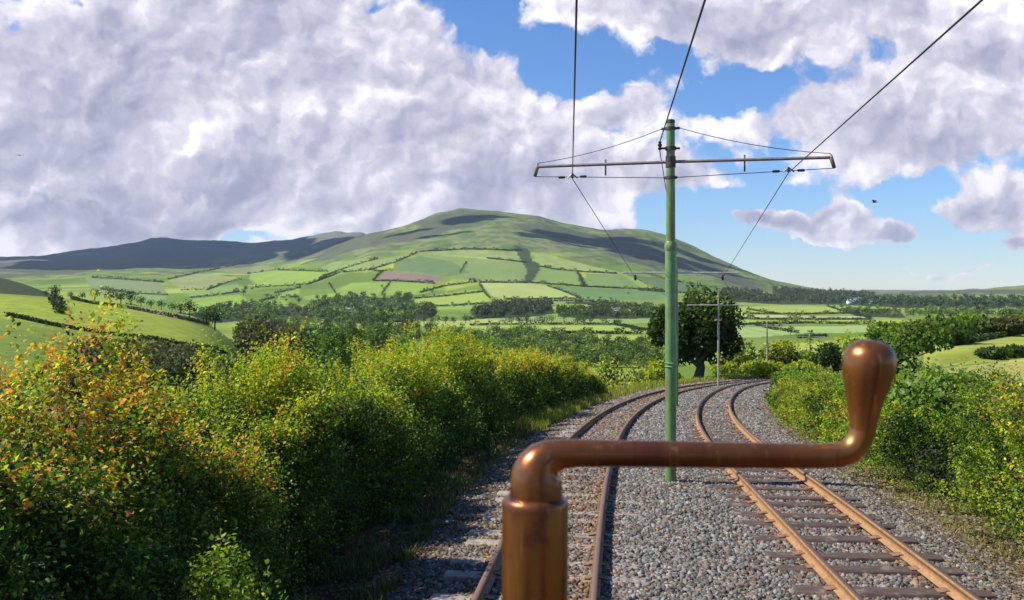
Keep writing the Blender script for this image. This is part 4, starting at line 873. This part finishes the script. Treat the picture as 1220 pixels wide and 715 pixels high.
def hanger(e, u, frac, tips, side, za):
    """trolley wire hanger with its two insulators on the span wire"""
    sg = (-1, 1)[side]; tip = tips[side]+u*sg*.05+A([0, 0, -.17]); a = A([0, 0, za-.26])+u*sg*.1; p = a*(1-frac)+tip*frac
    hb = MB(); hb.tube([tuple(p+A([0, 0, .06])), tuple(p+A([0, 0, -.02]))], [.018, .024], 8); hb.tube([tuple(p-u*.085-A([0, 0, .02])), tuple(p+A([0, 0, .055])), tuple(p+u*.085-A([0, 0, .02]))], .013, 6); hb.build('wire_hanger', M_black, e, True)
    for s2 in (-1, 1):
        q = p+u*s2*.19*1.0; MB().tube([tuple(q-u*.06), tuple(q-u*.05), tuple(q+u*.05), tuple(q+u*.06)], [.008, .022, .022, .008], 8).build('insulator', M_black, e, True)
    return p+A(e.location)-A([0, 0, .03])
# first pole
Y1 = 14.6; X1 = (799-CX)/F*Y1; z1 = float(zt(Y1))-.19
pt = lambda px, py, Y: A([(px-CX)/F*Y, Y, CZ-(py-HY)/F*Y])
tL, tR = pt(641, 199, Y1+.75), pt(990, 188, Y1-.75); pc = pt(799, 193, Y1)
uv = unit((tR-tL)*A([1, 1, 0])); lenL = float(abs(np.dot(tL-pc, uv))); lenR = float(abs(np.dot(tR-pc, uv)))
h1 = CZ-(146-HY)/F*Y1-z1; za1 = float(pc[2]-z1)
pole1, u1, tips1 = line_pole(X1, Y1, z1, uv, ((lenL, float(tL[2]-pc[2])), (lenR, float(tR[2]-pc[2]))), h1, .09, 'tall green-painted iron pole with double bracket arm, nearest of all, between the two tracks', M_green, M_arm, True, za1)
wl1 = hanger(pole1, u1, .70, tips1, 0, za1); wr1 = hanger(pole1, u1, .72, tips1, 1, za1)
# feeder insulator on its left side
ib = pt(786, 177, Y1)-A([X1, Y1, z1]); mb = MB(); mb.tube([(0, -.02, float(ib[2])), (float(ib[0]), -.02, float(ib[2]))], .018, 8); mb.tube([(.04, -.02, float(ib[2])), (.15, -.02, float(ib[2]))], .018, 8); mb.tube([(0, 0, float(ib[2])-.03), (0, 0, float(ib[2])+.03)], .09, 20); mb.build('insulator_bracket', M_iron, pole1, True)
MB().tube([tuple(ib+A([0, -.02, -.03])), tuple(ib+A([0, -.02, 0])), tuple(ib+A([0, -.02, .02])), tuple(ib+A([0, -.02, .06])), tuple(ib+A([0, -.02, .075])), tuple(ib+A([0, -.02, .11]))], [.02, .04, .022, .04, .022, .03], 12).build('feeder_insulator', M_black, pole1, True)
# second pole, nearly hidden behind the first
Y2 = 33.0; z2 = float(zt(Y2))-.2; X2 = (806-CX)/F*Y2
e2, u2, t2 = line_pole(X2, Y2, z2, (1, 0), ((64/F*Y2, 0), (74/F*Y2, 0)), CZ-(305-HY)/F*Y2-z2, .065, 'second line pole almost hidden right behind the tall green one, with a pale level arm', M_green, M_pale, False, CZ-(325-HY)/F*Y2-z2)
def ins(e, p): MB().tube([(p[0], p[1], p[2]+.12), (p[0], p[1], p[2]+.05), (p[0], p[1], p[2]-.05), (p[0], p[1], p[2]-.1)], [.01, .05, .05, .02], 8).build('insulator', M_black, e, True)
wl2 = pt(757, 331, Y2); wr2 = pt(861, 331, Y2)
for w in (wl2, wr2): ins(e2, w-A([X2, Y2, z2]))
def midfrac(Y):
    k = int(np.argmin(abs(PM[:, 1]-Y))); return PM[k], TM[k], NM[k]
(m3, t3, n3v) = midfrac(51.0); z3 = float(zt(51.0))-.2; X3 = (856-CX)/F*m3[1]
e3, u3, t3_ = line_pole(float(X3), float(m3[1]), z3, (1, 0), ((37/F*51, 0), (30/F*51, 0)), CZ-(345-HY)/F*51-z3, .062, 'third line pole, weathered pale grey, standing in front of the large dark tree', M_grey, M_pale, False, CZ-(363.5-HY)/F*51-z3)
wl3 = pt(823, 369, 51); wr3 = pt(882, 369, 51)
for w in (wl3, wr3): ins(e3, w-A([X3, float(m3[1]), z3]))
X4, Y4 = (914-CX)/F*80, 80.0; z4 = CZ-(449-HY)/F*80
e4, u4, t4_ = line_pole(X4, Y4, z4, (1, 0), ((22/F*80, 0), (22/F*80, 0)), CZ-(383-HY)/F*80-z4, .075, 'thin grey line pole beyond the bend, before the olive bushes', M_grey, M_pale, False, CZ-(389-HY)/F*80-z4)
wl4 = pt(895, 393, 80); wr4 = pt(932, 393, 80)
X5, Y5 = (965-CX)/F*112, 112.0; z5 = float(ground(A([X5]), A([Y5]))[0])
e5, _, _ = line_pole(X5, Y5, z5, (1, 0), ((18/F*112, 0), (18/F*112, 0)), CZ-(396-HY)/F*112-z5, .075, 'farthest line pole, a faint grey stick among the bushes left of the knob', M_grey, M_pale, False, CZ-(401-HY)/F*112-z5)
wl5 = pt(953, 404, 112); wr5 = pt(977, 404, 112)
def wire(pts, label, r=.0075, sag=.12, cat='wire', name='overhead_wire'):
    q = []
    for a, b in zip(pts[:-1], pts[1:]):
        ts = np.linspace(0, 1, 14, endpoint=False)
        q += [tuple(a*(1-t)+b*t-A([0, 0, sag*4*t*(1-t)])) for t in ts]
    q.append(tuple(pts[-1])); o = MB().tube(q, r, 6).build(name, M_wire); tag(o, label, cat, 'overhead wires')
bl = wl1+(pt(687, 0, 5.3)-wl1)*1.0; dl = (bl-wl1); bl = wl1+dl*2.6
br = pt(1170, 0, 5.3); br = wr1+(br-wr1)*2.2
wire([bl, wl1], 'left trolley wire running from overhead down to the left hanger of the green pole', .0075, 0)
wire([br, wr1], 'right trolley wire slanting from top right corner down to the green pole', .0075, 0)
wire([wl1, wl2, wl3, wl4, wl5], 'left trolley wire beyond the green pole, running on towards the mountain', .008, .0)
wire([wr1, wr2, wr3, wr4, wr5], 'right trolley wire beyond the green pole, falling against blue sky to the second pole', .008, .0)
fi = A([X1, Y1, z1])+ib+A([0, 0, .10]); ff = pt(840, 0, 6.4); ff = fi+(ff-fi)*2.3
wire([ff, fi], 'feeder cable coming from the top edge to the black insulator beside the pole top', .0095, 0)
wire([fi-A([0, 0, .13]), pt(806, 303, Y2)], 'thin feeder cable dropping behind the green pole to the second pole', .008, .0)

# ------------------------------------------------------------------ tram front with its brake handle
m, b, o = newmat('old_brass'); p = objc(); n = noise(p, 28, 6, .6); n_b = noise(p, 9, 4, .6); mpg = N('ShaderNodeMapping'); mpg.inputs['Scale'].default_value = (160, 160, 9); L(p, mpg.inputs[0]); sc_n = noise(mpg.outputs[0], 1, 4, .6)
c = cmix(mrange(n_b, .38, .62), (.20, .058, .026), (.32, .12, .034)); c = cmix(mrange(n, .52, .70), c, (.14, .05, .028)); c = cmix(mrange(noise(p, 14, 3, .5), .56, .68, 0, .7), c, (.36, .20, .06)); c = cmix(mrange(sc_n, .58, .68, 0, .55), c, (.55, .30, .10)); c = cmix(mrange(sc_n, .40, .30, 0, .6), c, (.08, .035, .02))
setp(b, Base_Color=c, Metallic=.72, Roughness=mrange(n, .3, .7, .24, .42)); b.inputs['Coat Weight'].default_value = .18; b.inputs['Coat Roughness'].default_value = .12; bump(b, sc_n, .06, .001); M_brass = m
M_deck = noisy('tram_floor_boards', (.035, .028, .02), (.06, .048, .036), 12, .8); M_tred = noisy('tram_varnished_wood', (.16, .05, .025), (.22, .08, .04), 6, .4)
M_cream = noisy('tram_cream_paint', (.62, .56, .42), (.68, .62, .48), 5, .4)
YB = .60
def bp(px, py, Y=YB): return (float((px-CX)/F*Y), Y, float(CZ-(py-HY)/F*Y))
k_ = YB/F
bh = empty('brake_handle', (bp(637, 0)[0], YB, .96), 'polished brown brass brake crank with pear-shaped knob standing on a thick upright post', 'brake handle'); o_ = A(bh.location)
def rel_(pts): return [tuple(A(q)-o_) for q in pts]
px0 = 637.5
def up_(r_, pys): return rel_([bp(px0, q) for q in pys])
pts = [(px0, YB, .96)]+[bp(px0, q) for q in (640, 601, 597, 594, 592, 591)]; pts[0] = (bp(px0, 0)[0], YB, .96)
MB().tube(rel_(pts), [39.5*k_, 39.5*k_, 39.5*k_, 39*k_, 37.5*k_, 35*k_, 31*k_], 64).build('post', M_brass, bh, True)
MB().tube([(0, 0, 0), (0, 0, .012), (0, 0, .02), (0, 0, .05)], [.07, .07, .06, .03], 32).build('floor_flange', M_brass, bh, True)
A_ = [(638.5,592,31.5),(638.5,584,31.5),(638.8,574,31),(640,564,30),(643,556,27.5),(649,549,24.5),(658,543.5,20.5),(670,541,18),(690,540,16.6),(720,540.3,16),(780,541,15.8),(850,542,15.6),(920,543,15.2),(975,543.5,14.8),(1000,542.5,14.6),(1012,538.5,14.6),(1020,531,14.6),(1025.5,521,14.6),(1028,511,15)]
MB().tube(rel_([bp(a, b) for a, b, _ in A_]), [r_*k_ for *_, r_ in A_], 48).build('crank_arm', M_brass, bh, True)
K_ = [(1027.6,514,14.8),(1028.4,505,15.6),(1029.2,494,17.5),(1030.4,480,20.5),(1031.8,466,24),(1033.2,453,27.4),(1034.6,442,29.6),(1035.6,432,30.4),(1036.4,424,29.6),(1037,417,26.8),(1037.4,411.5,22),(1037.6,408,16.5),(1037.8,406,11),(1037.9,405,5),(1038,404.8,.5)]
MB().tube(rel_([bp(a, b) for a, b, _ in K_]), [r_*k_ for *_, r_ in K_], 48).build('knob', M_brass, bh, True)
tr_ = empty('tram_car', (0, 0, .15), 'open front platform of the tram carrying the brake handle, with dark varnished bulkhead behind', 'tram')
MB().box((0, -.6, .72), (1.8, 3.2, .08), bev=.01).build('floor', M_deck, tr_)
MB().box((0, 1.02, 1.43), (1.8, .06, 1.5), bev=.02).build('dash_panel', M_tred, tr_)
for sx in (-1, 1): MB().box((sx*.93, .2, 1.38), (.05, 1.55, 1.4), bev=.015).build('side_shade_panel', M_tred, tr_)  # unseen panels added to shade the floor and darken the crank's underside
for sx in (-1, 1):
    MB().box((sx*.66, -.75, 2.0), (.52, .06, 2.5), bev=.01).build('bulkhead_panel', M_tred, tr_)
    MB().box((sx*.5, -1.3, .3), (.12, .95, .7), bev=.02).build('underframe', M_iron, tr_)
MB().box((0, -1.5, 3.3), (2.0, 1.6, .08), bev=.03).build('roof', M_cream, tr_)
for sx in (-1, 1):
    for yy_ in (-1.7, -.9): MB().tube([(sx*.56, yy_, .24), (sx*.44, yy_, .24)], .36, 24).build('wheel', M_iron, tr_, True)

# ------------------------------------------------------------------ verges: grass, litter, brambles
def blades(name, n, off, y0, y1, hgt, cols, wts, seed, label, w=.012, lean=.4, clump=True):
    r = np.random.default_rng(seed); idx = np.where((PM[:, 1] > y0) & (PM[:, 1] < y1))[0]; wt = 1/np.maximum(PM[idx, 1], 5)**1.2; wt /= wt.sum(); k = r.choice(idx, n, p=wt)
    o_ = off[0]+(off[1]-off[0])*r.random(n)**.8; t = (r.random(n)-.5)*.3; xy = PM[k]+NM[k]*o_[:, None]+TM[k]*t[:, None]
    if clump:
        kk = fbm(v3(xy[:, 0]/.35, xy[:, 1]/.35), 2, seed) > .46; xy = xy[kk]; o_ = o_[kk]; k = k[kk]; n = len(xy)
    zb = np.maximum(ground(xy[:, 0], xy[:, 1]), zt(xy[:, 1])+np.interp(o_, BO, BZ)*np.where(abs(o_) < 3.9, 1, 9))-.02
    far = np.interp(xy[:, 1], [5, 20, 50], [1, 1.8, 3.2]); h = hgt*(.4+.9*r.random(n)); th = r.random(n)*6.28; d = v3(np.cos(th), np.sin(th)); s = v3(-np.sin(th), np.cos(th))
    b0 = v3(xy[:, 0], xy[:, 1], zb); ww = (w*far)[:, None]; tip = b0+d*(h*lean*r.random(n))[:, None]+A([0, 0, 1.])*h[:, None]; mid = b0*.5+tip*.5+A([0, 0, .12])*h[:, None]
    V = np.stack([b0-s*ww*.5, b0+s*ww*.5, mid+s*ww*.4, tip, mid-s*ww*.4], 1)
    c = pick(cols, wts, n, r); Vq = V.reshape(-1, 3); i = np.arange(n)*5
    o = npmesh(name, Vq, np.stack([i, i+1, i+2, i+4], -1), M_blade, None, np.repeat(c, 5, 0), False, np.stack([i+4, i+2, i+3], -1)); tag(o, label, 'grass', kind='stuff'); return o
GC = [(.16,.22,.04), (.10,.15,.03), (.30,.26,.08), (.36,.30,.15)]
blades('grass', 26000, (-4.7, -3.3), 4.5, 26, .15, [(.09,.13,.03), (.12,.11,.05), (.2,.17,.08)], [.5, .3, .2], 811, 'shaded mixed grass and weeds along the foot of the left hedge', .016, .9)
blades('grass', 24000, (-5.6, -3.2), 24, 75, .30, [(.30,.32,.05), (.2,.26,.04), (.40,.33,.10)], [.45, .35, .25], 812, 'bright yellow-green verge grass on the outside of the bend', .014)
blades('grass', 15000, (3.3, 4.6), 5, 45, .12, [(.16,.22,.04), (.30,.26,.08), (.34,.25,.14), (.12,.17,.03)], [.3, .2, .25, .25], 813, 'sparse green and straw grass at the foot of the right-hand bank', .014, .9)
def litter(name, n, off, y0, y1, cols, seed, label):
    r = np.random.default_rng(seed); idx = np.where((PM[:, 1] > y0) & (PM[:, 1] < y1))[0]; wt = 1/np.maximum(PM[idx, 1], 5); wt /= wt.sum(); k = r.choice(idx, n, p=wt)
    o_ = off[0]+(off[1]-off[0])*(r.random(n)+r.random(n))/2; t = (r.random(n)-.5)*.3; xy = PM[k]+NM[k]*o_[:, None]+TM[k]*t[:, None]
    zb = np.maximum(ground(xy[:, 0], xy[:, 1]), zt(xy[:, 1])+np.where(abs(o_) < 3.9, np.interp(o_, BO, BZ), -9))+.012+.03*r.random(n)
    th = r.random(n)*6.28; d = unit(v3(np.cos(th), np.sin(th), r.normal(0, .3, n))); up = unit(A([0, 0, 1.])+r.normal(0, .4, (n, 3))); ls = np.interp(xy[:, 1], [5, 30], [.035, .09])*(.5+r.random(n))
    V, _ = leafquads(v3(xy[:, 0], xy[:, 1], zb), d, up, ls, ls*.6); o = leafobj(name, [(V, pick(cols, [1]*len(cols), n, r))], M_leaf); tag(o, label, 'leaf litter', kind='stuff')
litter('leaf_litter', 34000, (-4.6, -2.6), 4.5, 35, [(.14,.085,.055), (.20,.13,.085), (.10,.065,.045), (.24,.19,.13)], 821, 'brown dead leaves and soil along the left edge of the ballast')
litter('leaf_litter', 48000, (2.7, 4.5), 4.5, 45, [(.26,.18,.125), (.34,.25,.19), (.18,.12,.08), (.42,.36,.30)], 822, 'pinkish-brown dry litter between the ballast and the right bank')
# ------------------------------------------------------------------ birds
M_bird = newmat('black_feathers'); setp(M_bird[1], Base_Color=(.02, .02, .022), Roughness=.6); M_bird = M_bird[0]
def bird(px, py, Y, span, tilt, rz, label):
    e = empty('bird', tuple(pt(px, py, Y)), label, 'bird', None, rz); s = span/2
    mb = MB(); mb.tube([(0, .42*s, 0), (0, .34*s, .01*s), (0, .2*s, 0), (0, -.05*s, 0), (0, -.3*s, 0), (0, -.55*s, 0)], [.01*s, .06*s, .08*s, .1*s, .06*s, .02*s], 10)
    mb.add([(-.03*s, -.35*s, 0), (.03*s, -.35*s, 0), (.12*s, -.72*s, .01*s), (-.12*s, -.72*s, .01*s), (0, -.5*s, .03*s)], None, [(0, 1, 4), (1, 2, 4), (2, 3, 4), (3, 0, 4)]); mb.build('body', M_bird, e, True)
    for sg in (-1, 1):
        z1, z2 = .32*s*tilt, .2*s*tilt*(1 if sg > 0 else .4); W = [(0, .2*s, 0), (sg*.45*s, .26*s, z1), (sg*s, .0, z2), (sg*.5*s, -.08*s, z1*.9), (0, -.15*s, 0)]; U = [(a, b_, c-.02*s) for a, b_, c in W]
        MB().add(W+U, [(0, 1, 3, 4), (5, 9, 8, 6), (0, 5, 6, 1), (1, 6, 7, 2), (2, 7, 8, 3), (3, 8, 9, 4)], [(1, 2, 3), (6, 8, 7)]).build('wing', M_bird, e)
    return e
bird(1042, 241, 45, .62, 1.2, .8, 'black bird with raised wings in the blue sky right of the poles'); bird(23, 185, 60, .6, .25, .15, 'tiny black bird gliding before the clouds at the far left')
# ------------------------------------------------------------------ clouds high above the hills (out of this view) that shade the ridges
m, b, o = newmat('cloud'); setp(b, Base_Color=(.85, .85, .88), Roughness=1.0); b.inputs['Specular IOR Level'].default_value = 0; M_cloud = m
def cloud(tx, ty, rx, ry, seed, alt=2500, tz=150):
    t = (alt-tz)/sdir.z; cx, cy = tx+sdir.x*t, ty+sdir.y*t; nu, nv = 96, 40; U, Vv = np.meshgrid(np.linspace(0, 2*math.pi, nu, endpoint=False), np.linspace(-math.pi/2, math.pi/2, nv), indexing='ij')
    d = v3(np.cos(U)*np.cos(Vv), np.sin(U)*np.cos(Vv), np.sin(Vv)).reshape(-1, 3); g = .35+1.3*fbm(d*2.2+seed, 4, seed)
    q = d*g[:, None]*A([rx, ry, 170]); q[:, 2] = np.where(q[:, 2] < 0, q[:, 2]*.25, q[:, 2]); i = np.arange(nu*nv).reshape(nu, nv); j = np.roll(i, -1, 0)
    o = npmesh('cloud', q, np.stack([i[:, :-1], j[:, :-1], j[:, 1:], i[:, 1:]], -1).reshape(-1, 4), M_cloud, None, None, True); o.location = (cx, cy, alt); tag(o, kind='structure')
def shade(px, py, rx, ry, seed):
    x, y, z = hit(px, py, 1000); cloud(x, y, rx, ry, seed, tz=z)
_cl = [(60,305,700,700),(190,296,620,900),(300,298,330,500),(395,290,260,420)]
_cr = np.random.default_rng(12)
for cx_, cy_, wx_, wy_, n_ in ((540,262,20,4,3),(500,280,24,3,2),(650,282,30,3,2),(710,291,46,6,5),(790,306,50,10,6)):
    for _k in range(n_): _cl.append((cx_+_cr.normal()*wx_*.6, cy_+_cr.normal()*wy_*.6, _cr.uniform(28, 80), _cr.uniform(26, 80)))
for _i, _a in enumerate(_cl): shade(*_a, _i+1)
# ------------------------------------------------------------------ air
hb = MB().box((0, 4400, 200), (16000, 9800, 800)).build('haze', None); tag(hb, kind='stuff'); hb.display_type = 'WIRE'
m = bpy.data.materials.new('haze'); m.use_nodes = True; NT(m); nt.nodes.clear(); o = N('ShaderNodeOutputMaterial'); v = N('ShaderNodeVolumePrincipled'); v.inputs['Density'].default_value = 3.6e-5; v.inputs['Color'].default_value = (.72, .84, 1, 1); v.inputs['Anisotropy'].default_value = .1; L(v.outputs[0], o.inputs['Volume']); hb.data.materials.append(m)
